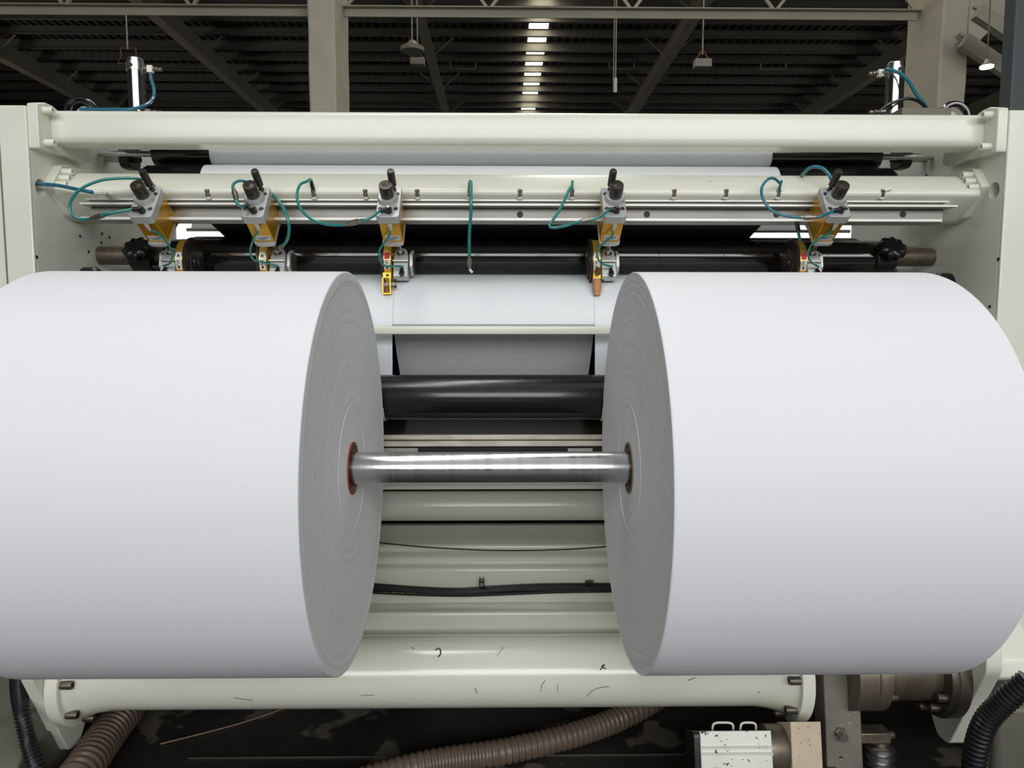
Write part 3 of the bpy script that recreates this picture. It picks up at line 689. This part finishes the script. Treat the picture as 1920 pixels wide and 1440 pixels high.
# ---- motor in front at the bottom
MY = 2.15
t = thing('drive_motor', 'small spattered silver motor at the lower right floor', 'motor', at(1400, 1430, MY))
top_z = at(1378, 1370, MY).z; top_2 = at(1515, 1353, MY).z
bx0, bx1 = at(1312, 1370, MY).x, at(1446, 1370, MY).x
m_ = MB(); m_.xprism(rpoly([(MY, top_z), (MY+.10, top_z-.06), (MY+.10, top_z-.22), (MY-.06, top_z-.22)], .006), bx0, bx1); m_.build('motor_body', MOTC, t, bevel=.003)
for ry in (1401, 1411):
    zr = zz(ry, MY-.012, 1378); yr = MY-.06*(top_z-zr)/.22
    MB().box(bx0-.001, bx1+.001, yr-.005, yr+.02, zr-.0035, zr+.0035).build('rib', MOTC, t)
MB().xprism(rpoly([(MY-.004, top_z+.003), (MY+.10, top_z-.055), (MY+.10, top_z-.22), (MY-.065, top_z-.22)], .02), bx0-.022, bx0-.001).build('end_cap', BLKP, t, bevel=.003)
MB().lathe((bx1, MY+.05, top_z-.085), (bx1+.062, MY+.05, top_z-.085), [(0, .068), (.9, .068), (1, .064)], 48).build('neck', BRST, t)
fx = bx1+.062
MB().xprism(rpoly([(MY, top_2), (MY+.11, top_2-.065), (MY+.11, top_2-.24), (MY-.05, top_2-.24)], .004), fx-.003, fx+.092).build('mounting_block', PINKB, t, bevel=.003)
for a_, b_ in ((1336, 1375), (1388, 1418)):
    zt_ = top_z
    pts = [at(a_, 1368, MY+.05), at(a_+2, 1360, MY+.05), at((a_+b_)/2, 1357, MY+.05), at(b_-2, 1360, MY+.05), at(b_, 1366, MY+.05)]
    for p in pts: p.z += .004
    pts[0].z = pts[-1].z = top_z-.04
    MB().tube(smooth(pts, 6), .0035, 8).build('wire_loop', WHP, t)
# support bracket so the motor is carried by the arm
MB().box(fx+.10, AX0+.03, MY+.06, 2.37, FZ+.012, FZ+.05).build('mounting_foot', DKST, t)
# pulley
c = at(1652, 1412, 2.36)
t = thing('belt_pulley', 'grooved steel pulley right of the spattered arm plate', 'pulley', c)
def pul(): 
    h = .062; prof = []
    return [(0, .046), (.06, .052), (.2, .052), (.24, .040), (.36, .040), (.40, .052), (.62, .052), (.66, .040), (.76, .040), (.80, .052), (.96, .052), (1, .046)]
MB().lathe(c+Vector((-.005, 0, -.036)), c+Vector((-.005, 0, .036)), pul(), 56).build('grooved_wheel', STEEL, t)
MB().cyl(c+Vector((-.005, 0, .034)), c+Vector((-.005, 0, .05)), .028, 32).build('hub', DKST, t)
MB().cyl((c.x-.005, c.y, FZ+.012), c+Vector((-.005, 0, -.03)), .02, 24).build('axle', DKST, t)
MB().box(AX1-.03, c.x+.02, c.y-.025, c.y+.035, c.z+.048, c.z+.085).build('bracket', BRST, t, bevel=.004)
m_ = MB(); socket(m_, (c.x+.02, c.y, c.z+.066), (1, 0, 0), .013, .02); m_.build('bolt', FIT, t)

# ---- ribbed hoses on the floor
def ribbed(name, pts, r, m, lab, k=40, rib=.05, n=20):
    return cable(name, pts, r, m, lab, 'hose', n=n, k=k, rib=rib)
hz0 = FZ+.012
def onfl(px, py, h):
    d = Fw+Rt*((px-960)/FPX)-Up*((py-720)/FPX); return CP+d*((hz0+h-CZ)/d.z)
ribbed('ribbed_hose', [onfl(480, 1560, .045), onfl(640, 1480, .045), onfl(800, 1432, .045), onfl(950, 1408, .045), onfl(1080, 1376, .045), onfl(1180, 1338, .05), onfl(1290, 1275, .05)], .042, HOSEB, 'thick brown ribbed hose curving across the floor toward the right', 48)
ribbed('ribbed_hose', [onfl(60, 1560, .06), onfl(150, 1450, .06), onfl(195, 1385, .06), onfl(240, 1325, .07), onfl(290, 1250, .08)], .062, HOSEB, 'thick brown ribbed hose behind the left gusset plate', 30)
ribbed('corrugated_conduit', [at(84, 1500, 2.14), at(68, 1440, 2.15), at(53, 1390, 2.18), at(42, 1340, 2.2), at(35, 1295, 2.25), at(34, 1260, 2.3)], .023, HOSEK, 'black corrugated conduit curving down at the lower left corner', 30, .06)
cable('thin_wire', [onfl(300, 1395, .005), onfl(400, 1370, .005), onfl(470, 1350, .004), onfl(560, 1318, .004)], .003, mat('dull_wire', (110, 92, 76), .5), 'thin brown wire lying on the black floor at left', 'wire')
ribbed('corrugated_conduit', [at(1828, 1500, 2.1), at(1828, 1420, 2.1), at(1846, 1358, 2.08), at(1880, 1318, 2.06), at(1930, 1276, 2.03)], .033, HOSEK, 'black corrugated conduit climbing at the lower right corner', 30, .06)
o = MB().xprism(rrect(2.1, 2.5, FZ, .1, .1, 8), at(-60, 1400, 2.2).x, at(55, 1400, 2.2).x).build('base_casting', IVD, bevel=.01)
tag(o, 'worn grey rounded casting at the lower left corner', 'machine base')
o = MB().box(1.66, 2.2, 2.3, 2.6, FZ, .16).build('base_casting', IVD, bevel=.02)
tag(o, 'worn grey-green base casting at the lower right corner', 'machine base')
# bracket with white plate at right edge
t = thing('shoe_bracket', 'ivory angular shoe jutting from the right frame beside the reel', 'bracket', (1.75, 2.4, .25))
m_ = MB(); m_.xprism(rpoly([(2.30, .33), (2.28, .27), (2.31, .245), (2.50, .245), (2.50, .50)], .01), 1.64, 1.78); m_.build('shoe', IV, t, bevel=.004)
p = at(1914, 1226, 2.44); MB().box(p.x-.03, p.x+.12, 2.44, 2.47, p.z-.05, p.z+.03).build('name_plate', LBL, t)

# ------------------------------------------------------------------ slitter holders
tv = Vector((0, -.6, -.8)); nv = Vector((0, -.8, .6)); xv = Vector((1, 0, 0))
def hoseconn(mb_parent, a, b, name='hose_coupler', r=.007):
    a = Vector(a); b = Vector(b)
    MB().lathe(a, b, [(0, r*.6), (.12, r*.6), (.14, r*.85), (.3, r*.85), (.32, r*1.2), (.68, r*1.2), (.7, r*.85), (.86, r*.85), (.88, r*.6), (1, r*.6)], 14).build(name, FIT, mb_parent)
def holder(px, lab, mir, red, guard, fitdir, ink=True):
    O = at(px, 352, 2.50)
    t = thing('slitter_holder', lab, 'paper slitter', O, 'slitter holders on the beam')
    def Lc(x, a, b): return O+xv*x+tv*a+nv*b
    def lbox(x0, x1, a0, a1, b0, b1, r=0.0):
        if not r:
            c = [Lc(x, a, b) for x in (x0, x1) for a in (a0, a1) for b in (b0, b1)]
            return MB().add(c, [(0, 1, 3, 2), (4, 6, 7, 5), (0, 4, 5, 1), (2, 3, 7, 6), (0, 2, 6, 4), (1, 5, 7, 3)])
        pr_ = rpoly([(x0, a0), (x1, a0), (x1, a1), (x0, a1)], r)
        # only the two front corners are rounded
        return MB().loft([[Lc(x, a, b0) for x, a in pr_], [Lc(x, a, b1) for x, a in pr_]])
    pr_ = [(-.038, 0), (.038, 0)]+[(.038-.012+.012*math.cos(math.radians(q)), .122+.012*math.sin(math.radians(q))) for q in range(0, 91, 15)]+[(-.038+.012-.012*math.sin(math.radians(q)), .122+.012*math.cos(math.radians(q))) for q in range(0, 91, 15)]
    hb = MB().loft([[Lc(x, a, -.032) for x, a in pr_], [Lc(x, a, 0) for x, a in pr_]]).build('mounting_block', ALU, t, bevel=.0015)
    # gold body under it, running down toward the blade
    b0 = MB(); b0.loft([[Lc(x, a, b) for x, a, b in ((-.034, .0, -.032), (.034, .0, -.032), (.034, .12, -.032), (-.034, .12, -.032))],
                        [Lc(x, a, b) for x, a, b in ((-.034, -.01, -.17), (.034, -.01, -.17), (.034, .112, -.142), (-.034, .112, -.142))]])
    bd = b0.build('body', GOLD, t, bevel=.002)
    p0 = [Lc(x, .1205, b) for x, b in ((-.026, -.110), (.026, -.110), (.026, -.133), (-.026, -.133))]
    def onface(x, q):  # point just outside the sloping front face
        fr = (q-.032)/(.142-.032); return Lc(x, .12-.008*fr+.0012, -q)
    m_ = MB(); m_.add([onface(-.024, .108), onface(.026, .108), onface(.026, .132), onface(-.024, .132)]+[onface(-.024, .108)-tv*.002, onface(.026, .108)-tv*.002, onface(.026, .132)-tv*.002, onface(-.024, .132)-tv*.002], [(0, 1, 2, 3), (4, 7, 6, 5), (0, 4, 5, 1), (1, 5, 6, 2), (2, 6, 7, 3), (3, 7, 4, 0)])
    m_.build('rating_plate', mat('pale_plate', (196, 200, 196), .45), bd)
    m_ = MB()
    for q, xa, xb in ((.113, .004, .022), (.119, -.018, .018), (.124, -.014, .010)):
        v = [onface(xa, q)+tv*.0006, onface(xb, q)+tv*.0006, onface(xb, q+.0022)+tv*.0006, onface(xa, q+.0022)+tv*.0006]; m_.add(v, [(0, 1, 2, 3)])
    m_.build('print', mat('blue_grey_ink', (92, 110, 124), .6), bd)
    # end collar
    lb = rpoly([(-.036, .02), (.036, .02), (.036, .116), (.02, .124), (-.02, .124), (-.036, .116)], .006)
    MB().loft([[Lc(x, a, -.152) for x, a in lb], [Lc(x, a, -.142) for x, a in lb]]).build('collar', ALU, t)
    # knob and its ring
    kc = Lc(-.004*(1 if px < 941 else -1), .052, 0)
    MB().lathe(kc, kc+nv*.014, [(0, .034), (.3, .034), (1, .030)], 40).build('knob_ring', ALU, t)
    MB().lathe(kc+nv*.012, kc+nv*.062, [(0, .0205), (.15, .0215), (.9, .0225), (1, .0215), (1, .018), (.97, .0175), (.97, .004), (.99, .002)], 40).build('clamp_knob', BRNZ, t)
    # handle
    hc = Lc(.012 if px < 941 else -.008, .012, 0)
    hp = MB(); hp.lathe(hc, hc+nv*.085, [(0, .009), (.08, .009), (.1, .006), (.2, .006), (.28, .0125), (.94, .0125), (1, .011), (1, .008), (.98, .007)], 28)
    hn = hp.build('locking_handle', BRNZ, t)
    q = hc+nv*.045; MB().cyl(q+Vector((0, -.0135, -.002)), q+Vector((0, -.0105, -.002)), .003, 12).build('cross_hole', LBL, hn)
    # screws
    for x, a in ((.026, .03) if px < 941 else (-.026, .03), (-.026, .098), (.026, .098)):
        c = Lc(x, a, 0); sc = MB().lathe(c-nv*.002, c+nv*.0008, [(0, .009), (1, .009)], 24).build('cap_screw', ALU, hb)
        MB().lathe(c, c+nv*.0012, [(0, .0075), (1, .0075), (1, .0045), (.8, .0045)], 20).build('socket_ring', mat('screw_dark_grey', (70, 70, 70), .4, .6), sc)  # ring of dark grey metal round each screw socket
    # elbow fitting
    e0 = Lc(.004, .112, 0)
    el = MB().lathe(e0, e0+nv*.02, [(0, .011), (.75, .011), (.78, .007), (1, .007)], 18).build('elbow_fitting', BLKP, t)
    fd = Vector(fitdir).normalized(); e1 = e0+nv*.012
    MB().tube([e1, e1+fd*.026], .0075, 14).build('spigot', BLKP, el)
    MB().lathe(e0+nv*.019, e0+nv*.026, [(0, .006), (1, .0055)], 12).build('release_cap', FIT, el)
    hose_end = e1+fd*.026
    # lower air nipple under the block
    n0 = onface(.004, .04)+tv*.006
    nz = MB().lathe(n0+nv*.008, n0-nv*.03, [(0, .008), (.5, .008), (.55, .006), (.85, .006), (1, .004)], 14).build('air_nipple', mat('clear_nipple', (196, 190, 178), .3, .2), t)
    # piston rod
    s = -1 if mir else 1
    xr = .004*s
    r0_ = Lc(xr, .07, -.150)
    WC = Vector((O.x-.018*s, 2.70, 1.655))
    r1_ = Vector((O.x+.012*s, 2.675, 1.672))
    MB().tube([r0_, r0_.lerp(r1_, .9)], .009, 18).build('piston_rod', CHROME, t)
    # blade carrier
    ax = Vector((r1_.x, 2.67, 1.66))
    cu = MB(); d = (r0_-r1_).normalized()
    ct = r1_+d*.022
    cu.lathe(r1_-d*.02, ct, [(0, .024), (.9, .024), (1, .022), (1, .015), (.7, .014)], 28); car = cu.build('carrier_cup', ALU, t)
    m_ = MB(); m_.xprism(rpoly([(2.642, 1.655), (2.625, 1.60), (2.635, 1.585), (2.69, 1.585), (2.72, 1.66), (2.70, 1.68), (2.65, 1.675)], .006), ax.x-.026, ax.x+.026); m_.build('blade_carrier', ALU, t, bevel=.002)
    MB().box(ax.x-.027, ax.x+.027, 2.628, 2.65, 1.652, 1.657).build('carrier_edge', CHROME, t)
    c = Vector((ax.x+.006*s, 2.628, 1.627)); MB().lathe(c, c+Vector((0, -.022, -.03)), [(0, .006), (.3, .0065), (.35, .009), (.7, .009), (.8, .005), (1, .003)], 14).build('grease_nipple', BLKP, t)
    # side plate on the far side of the carrier
    hx = [(2.70+.05*math.cos(math.radians(60*k+20)), 1.65+.05*math.sin(math.radians(60*k+20))) for k in range(6)]
    sx = ax.x+s*.030
    MB().xprism(rpoly(hx, .008), min(sx, sx+s*.01), max(sx, sx+s*.01)).build('hex_cover', ALU, t)
    MB().lathe((sx+s*.010, 2.70, 1.65), (sx+s*.013, 2.70, 1.65), [(0, .038), (1, .036)], 32).build('cover_disc', DKST, t)
    # gold guard ring and dark blade disc
    gx = ax.x-s*.0455
    MB().lathe((gx-.0145, 2.70, 1.655), (gx+.0145, 2.70, 1.655), [(0, .03), (0, .078), (.08, .081), (.92, .081), (1, .078), (1, .03)], 72).build('blade_guard', GOLDB, t)
    dx = gx-s*.0145
    MB().lathe((dx, 2.70, 1.655), (dx-s*.008, 2.70, 1.655), [(0, .086), (.6, .087), (1, .083), (1, .066)], 72).build('slitting_blade', mat('dark_blade', (66, 54, 46), .35, .5), t)
    MB().lathe((dx-s*.006, 2.70, 1.655), (dx-s*.016, 2.70, 1.655), [(0, .064), (.5, .064), (.52, .048), (.8, .046), (.82, .026), (.5, .024), (.5, .018), (1, .016), (1, .008), (.7, .006)], 48).build('blade_hub', mat('dark_hub', (60, 55, 52), .32, .6), t)
    # label on guard
    def gpt(x, ang, r=.0816): return Vector((x, 2.70+r*math.cos(math.radians(ang)), 1.655+r*math.sin(math.radians(ang))))
    def gl_(a0, a1, m, nm, x0=-.010, x1=.010, r=.0816):
        v = []; f = []; n = 6
        for k in range(n+1):
            a = a0+(a1-a0)*k/n; v += [gpt(gx+x0, a, r), gpt(gx+x1, a, r)]
        for k in range(n): f.append((2*k, 2*k+1, 2*k+3, 2*k+2))
        return MB().add(v, f).build(nm, m, t)
    gl_(160, 177, RED if red else LBL, 'red_sticker' if red else 'warning_sticker')
    wl = gl_(178, 204, LBL, 'warning_sticker')
    for a0, a1, x0, x1 in ((181, 182.5, -.007, .006), (184, 185.5, -.007, .002), (187, 188.5, -.006, .005), (191, 193, -.006, -.002), (195, 201, -.004, .004)): 
        v = [gpt(gx+x0, a0, .0821), gpt(gx+x1, a0, .0821), gpt(gx+x1*.6, a1, .0821), gpt(gx+x0, a1, .0821)]; MB().add(v, [(0, 1, 2, 3)]).build('print', INK, wl)
    if not red:
        v = [gpt(gx-.006, 172, .0821), gpt(gx+.006, 172, .0821), gpt(gx, 165, .0821)]; MB().add(v, [(0, 1, 2)]).build('warning_triangle', INK, wl)
    # lower guard finger
    a = Vector((gx, 2.622, 1.612)); b_ = Vector((gx, 2.606, 1.535))
    fm = GOLDB
    if guard == 'open':
        d = (b_-a); 
        g = MB().box(gx-.015, gx+.015, 2.612, 2.63, 1.592, 1.612).build('guard_foot', fm, t, bevel=.001)
        m_ = MB(); m_.box(gx-.015, gx-.011, 2.600, 2.625, 1.535, 1.593); m_.box(gx+.011, gx+.015, 2.600, 2.625, 1.535, 1.593); m_.box(gx-.011, gx+.011, 2.600, 2.625, 1.535, 1.540); m_.build('finger_frame', fm, g)
        MB().box(gx-.011, gx+.011, 2.618, 2.624, 1.540, 1.566).build('finger_insert', mat('brown_insert', (110, 72, 28), .5), g)
        for z_ in (1.583, 1.562):
            MB().lathe((gx+.012, 2.61, z_), (gx+.034, 2.61, z_), [(0, .003), (.7, .003), (.72, .006), (1, .006)], 12).build('guard_screw', BLKP, g)
        c = Vector((gx+.002, 2.6125, 1.602)); MB().lathe(c, c+Vector((0, -.003, 0)), [(0, .006), (1, .005)], 12).build('screw', BRNZ, g)
    else:
        g = MB().box(gx-.014, gx+.014, 2.612, 2.63, 1.575, 1.612).build('guard_foot', fm, t, bevel=.001)
        m_ = MB(); rings = []
        for k, (z_, w_) in enumerate(((1.592, .012), (1.58, .016), (1.56, .0165), (1.545, .016), (1.532, .012))):
            rings.append([Vector((gx+w_*math.cos(q*math.pi/6)+random.uniform(-.001, .001), 2.612+.014*math.sin(q*math.pi/6), z_)) for q in range(12)])
        m_.loft(rings); tag(m_.build('tape_wrap', TAPE, g), 'wrinkled tan tape wound round the guard finger')
        MB().lathe((gx+.012, 2.61, 1.585), (gx+.024, 2.61, 1.585), [(0, .004), (1, .004)], 12).build('guard_screw', BLKP, g)
        c = Vector((gx+.002, 2.6, 1.62)); MB().lathe(c, c+Vector((0, -.02, -.012)), [(0, .011), (.5, .012), (1, .008)], 14).build('guard_stub', mat('rusty_stub', (110, 84, 58), .5, .5), g)
    return t, hose_end, n0-nv*.028, Vector((ax.x+.010*s, 2.622, 1.634))
def air_tube(t, a, b, via, m):
    MB().tube(smooth([a]+via+[b], 10), .0036, 10).build('air_tube', m, t)
H = {}
specs = [(1, 281, 'slitter holder at the far left, its dark wheel hub facing right', True, False, 'open', (-1, -.05, .02), [(300, 440, 2.50), (322, 470, 2.55), (320, 492, 2.58)]),
         (2, 485, 'second slitter holder from the left, by the green hose arc', False, False, 'open', (-.8, .1, .45), [(476, 447, 2.50), (469, 470, 2.54), (475, 486, 2.57), (495, 492, 2.6)]),
         (3, 732, 'slitter holder with open gold finger touching the web by the left reel', False, True, 'open', (-1, -.05, -.15), [(728, 445, 2.50), (712, 468, 2.54), (712, 485, 2.56), (722, 498, 2.58)]),
         (4, 1148, 'slitter holder with tan tape round its finger, near the right reel', False, False, 'tape', (-1, -.05, -.1), [(1145, 445, 2.50), (1122, 465, 2.54), (1120, 480, 2.56), (1128, 494, 2.58)]),
         (5, 1558, 'slitter holder at the far right with red sticker and dark hub', False, True, 'open', (-1, -.05, -.2), [(1550, 440, 2.5), (1525, 455, 2.53), (1515, 475, 2.56), (1520, 490, 2.58)])]
for i, px, lab, mir, red, guard, fd, via in specs:
    t, he, a, b = holder(px, lab, mir, red, guard, fd)
    H[i] = he
    air_tube(t, a, b, [at(*v) for v in via], TEAL)

# ------------------------------------------------------------------ air hoses above
def airhose(lab, pts, m=TEAL, r=.0048, couplers=(), group='air hoses of the slitters'):
    t = thing('air_hose', lab, 'air hose', pts[0], group)
    P = smooth(pts, 10)
    MB().tube(P, r, 12).build('hose_line', m, t)
    for a, b in couplers: hoseconn(t, a, b, r=.0078)
    return t
A = at
airhose('long teal hose arching over the far left slitter holder', [A(291, 350, 2.60), A(283, 342, 2.5), A(265, 336, 2.47), A(235, 334, 2.45), A(190, 338, 2.43), A(152, 354, 2.42), A(133, 377, 2.42), A(132, 396, 2.42), A(145, 409, 2.42), A(165, 411, 2.42), A(180, 407, 2.41), A(207, 400, 2.40), H[1]], couplers=((A(165, 411, 2.42), A(206, 400, 2.40)),))
airhose('blue hose entering through the hole in the left side frame', [Vector((XL-.03, 2.526, 1.9)), A(76, 345, 2.51), A(110, 348, 2.5), A(150, 356, 2.49), A(176, 361, 2.49)], BLUE, .0062, group=None)
t = thing('elbow_connector', 'white elbow connector at the end of the blue hose', 'air fitting', A(185, 362, 2.5))
MB().tube([A(176, 361, 2.49), A(192, 361, 2.5)], .0095, 14).build('sleeve', WHP, t); MB().tube(smooth([A(190, 361, 2.5), A(199, 362, 2.51), A(203, 368, 2.56)], 5), .007, 12).build('elbow', WHP, t)
airhose('small teal hose hook over the second slitter knob', [A(478, 348, 2.52), A(462, 341, 2.44), A(448, 339, 2.42), A(438, 345, 2.41), A(437, 356, 2.40), A(440, 372, 2.39), A(449, 386, 2.38), H[2]], couplers=((A(437, 352, 2.4), A(445, 378, 2.385)),))
airhose('teal hose arc dropping at the right of the second slitter', [A(505, 360, 2.56), A(520, 374, 2.52), A(535, 398, 2.5), A(542, 425, 2.5), A(539, 448, 2.53), A(529, 463, 2.58)], r=.0056, couplers=((A(530, 460, 2.58), A(522, 470, 2.64)),))
f = FITP[589]
airhose('curled teal hose between the second and third slitters', [f, f+Vector((-.004, -.01, .03)), A(576, 340, 2.50), A(563, 346, 2.48), A(557, 365, 2.46), A(562, 388, 2.44), A(580, 408, 2.43), A(605, 419, 2.42), A(635, 422, 2.41), A(665, 417, 2.40), A(690, 411, 2.39), H[3]], couplers=((A(642, 422, 2.41), A(686, 412, 2.39)),))
MB().tube([f-Vector((0, 0, .0)), f+Vector((-.003, -.012, .022))], .0065, 10).build('hose_grip', BLKP, [o for o in COL.objects if o.name.startswith('air_hose') and not o.parent][-1])
f = FITP[881]
airhose('loose teal hose hanging straight down between the middle slitters', [f, f+Vector((0, -.01, .022)), f+Vector((.006, -.04, .014)), A(883, 368, 2.48), A(883, 400, 2.48), A(880, 440, 2.50), A(880, 480, 2.52)], r=.0056, couplers=((A(880, 479, 2.52), A(880.5, 505, 2.53)),))
p = A(880.5, 502, 2.53); MB().tube(smooth([p, A(882, 507, 2.53), A(886, 511, 2.53)], 4), .0045, 10).build('clear_tip', LBL, [o for o in COL.objects if o.name.startswith('air_hose') and not o.parent][-1])
f = FITP[1072]
airhose('sharply bent teal hose left of the taped slitter', [f, f+Vector((.0, -.01, .025)), A(1072, 348, 2.50), A(1066, 358, 2.48), A(1050, 392, 2.45), A(1033, 418, 2.43), A(1031, 425, 2.42), A(1040, 427, 2.42), A(1062, 423, 2.41), A(1085, 416, 2.40), A(1118, 410, 2.39), H[4]], couplers=((A(1080, 417, 2.405), A(1118, 410, 2.39)),))
f = FITP[1458]
airhose('round blue-green hose loop left of the far right slitter', [f, f+Vector((.003, -.01, .025)), A(1463, 344, 2.50), A(1452, 335, 2.48), A(1440, 336, 2.46), A(1429, 350, 2.45), A(1429, 368, 2.44), A(1442, 390, 2.43), A(1462, 402, 2.42), A(1490, 407, 2.41), A(1520, 408, 2.40), A(1540, 405, 2.39), H[5]], mat('blue_green_hose', (32, 110, 124), .25, coat=.5), couplers=((A(1496, 407, 2.41), A(1535, 407, 2.39)),))
airhose('teal hose hump behind the far right slitter handle', [A(1500, 338, 2.68), A(1506, 326, 2.60), A(1520, 314, 2.56), A(1538, 314, 2.54), A(1552, 324, 2.53), A(1560, 340, 2.53), A(1566, 356, 2.54)], mat('blue_green_hose', (32, 110, 124)), .0058)
t = airhose('short dark teal hose stub hanging left of the far right slitter', [A(1496, 424, 2.58), A(1497, 436, 2.6), A(1500, 450, 2.62)], r=.005)
MB().tube([A(1494, 417, 2.56), A(1497, 432, 2.585)], .0075, 10).build('black_plug', BLKP, t)

# ------------------------------------------------------------------ on top of the beam
def aircyl(px, lab, s, pyt, block):
    c = at(px, 205, 2.80); top = at(px, pyt, 2.80).z; base = c.z-.03
    t = thing('air_cylinder', lab, 'air cylinder', (c.x, 2.8, base), 'upright air cylinders')
    def V(z): return Vector((c.x, 2.80, z))
    H_ = top-base
    MB().lathe(V(base+.02), V(top-.045), [(0, .0295), (1, .0295)], 56).build('barrel', CHROME, t)
    MB().lathe(V(top-.046), V(top), [(0, .033), (.62, .033), (.62, .028), (.95, .028), (1, .025)], 56).build('end_cap', STEEL, t)
    MB().lathe(V(base), V(base+.022), [(0, .030), (1, .030)], 40).build('base_cap', STEEL, t)
    h = Vector((c.x+s*-.002, 2.80-.0335, top-.032)); MB().cyl(h, h+Vector((0, -.001, 0)), .007, 20).build('port_hole', INK, t)
    ft = V(top-.035)+Vector((s*.033, 0, 0))
    m_ = MB(); m_.lathe(ft, ft+Vector((s*.012, 0, 0)), [(0, .006), (1, .006)], 12); m_.build('port_stub', FIT, t)
    el = MB().box(min(ft.x+s*.010, ft.x+s*.030), max(ft.x+s*.010, ft.x+s*.030), 2.79, 2.81, ft.z-.016, ft.z+.010).build('elbow_fitting', WHP, t, bevel=.002)
    MB().lathe(ft+Vector((s*.03, 0, 0)), ft+Vector((s*.062, 0, -.004)), [(0, .008), (.25, .008), (.27, .004), (.42, .004), (.44, .008), (.6, .008), (.62, .003), (.75, .003), (.77, .007), (1, .007)], 14).build('speed_screw', FIT, t)
    b = V(base+.022)+Vector((s*.052, 0, 0)); MB().lathe(b+Vector((-s*.022, 0, 0)), b+Vector((s*.036, 0, -.003)), [(0, .010), (.35, .010), (.37, .005), (.5, .005), (.52, .008), (.68, .008), (.7, .003), (.8, .003), (.82, .007), (1, .007)], 14).build('speed_screw', FIT, t)
    m_ = MB(); x0, x1 = block
    m_.box(x0, x1, 2.667, 2.88, base-.10, base); m_.build('base_block', IVD, t, bevel=.003)
    return t, ft
tl, fL = aircyl(258, 'upright chrome air cylinder on the left end of the top beam', 1, 110, (at(205, 200, 2.8).x, at(283, 200, 2.8).x))
tr, fR = aircyl(1674, 'upright chrome air cylinder on the right end of the top beam', -1, 118, (at(1656, 200, 2.8).x, at(1745, 200, 2.8).x))
cable('air_hose', [fL+Vector((.02, 0, -.012)), A(284, 150, 2.79), A(289, 168, 2.78), A(287, 184, 2.76), A(275, 196, 2.70), A(255, 203, 2.66), A(230, 206, 2.65), A(195, 205, 2.66), A(150, 205, 2.68)], .0062, BLUE, 'blue-green hose curling down the left air cylinder', 'air hose')
cable('air_hose', [fR+Vector((-.012, -.012, 0)), A(1665, 130, 2.75), A(1686, 137, 2.74), A(1703, 152, 2.74), A(1717, 175, 2.75), A(1732, 194, 2.76), A(1743, 212, 2.8)], .0062, mat('blue_green_hose', (32, 110, 124)), 'teal hose arching right from the right air cylinder', 'air hose')
cable('air_hose', [A(1654, 204, 2.76), A(1668, 195, 2.75), A(1690, 187, 2.74), A(1705, 185, 2.74), A(1722, 190, 2.75), A(1734, 200, 2.76), A(1744, 214, 2.8)], .0058, BLKP, 'black hose arching at the foot of the right air cylinder', 'air hose')
def handwheel(px, py, lab, s):
    c = at(px, py, 2.86)
    t = thing('handwheel', lab, 'handwheel', c, 'black handwheels behind the top beam')
    R_ = .052; m_ = MB(); rings = []; n = 56
    for k in range(n+1):
        a = 2*math.pi*k/n; d = Vector((math.cos(a), -.25*math.sin(a)*0, math.sin(a)))
        rings.append([c+d*(R_+.012*math.cos(q*math.pi/5))+Vector((0, .015*math.sin(q*math.pi/5), 0)) for q in range(10)])
    m_.loft(rings, cap=False); m_.build('rim', mat('glossy_black_plastic', (20, 22, 25), .18, coat=.5), t)
    MB().cyl(c+Vector((0, .02, 0)), c+Vector((0, .05, 0)), .03, 32).build('hub_plate', mat('hub_cream', (196, 196, 182), .5), t)
    for a in (200, 320, 270): 
        d = Vector((math.cos(math.radians(a)), 0, math.sin(math.radians(a)))); MB().tube([c+Vector((0, .02, 0)), c+d*R_], .006, 8).build('spoke', BLKP, t)
    MB().cyl(c+Vector((0, .04, 0)), c+Vector((0, .12, 0)), .012, 16).build('spindle', STEEL, t)
    MB().box(min(c.x-s*.03, XL if s < 0 else XR), max(c.x-s*.03, XL if s < 0 else XR), c.y+.08, c.y+.13, c.z-.07, c.z+.02).build('mount', IVD, t)
handwheel(152, 212, 'black handwheel showing over the left end of the top beam', -1)
handwheel(1788, 221, 'black handwheel showing over the right end of the top beam', 1)
for px, py, X, lab in ((160, 511, XL, 'black round roller end low on the left side frame'), (1778, 522, XR, 'black round roller end low on the right side frame')):
    p = atX(px, py, X); s = -1 if X < 0 else 1
    tag(MB().lathe((X, p.y, p.z-.03), (X-s*.05, p.y, p.z-.03), [(0, .05), (.8, .05), (1, .042)], 40).build('roller_end', BLKP), lab, 'bearing', 'black roller ends')
p = atX(1797, 524, XR)
bpy.context.view_layer.update()
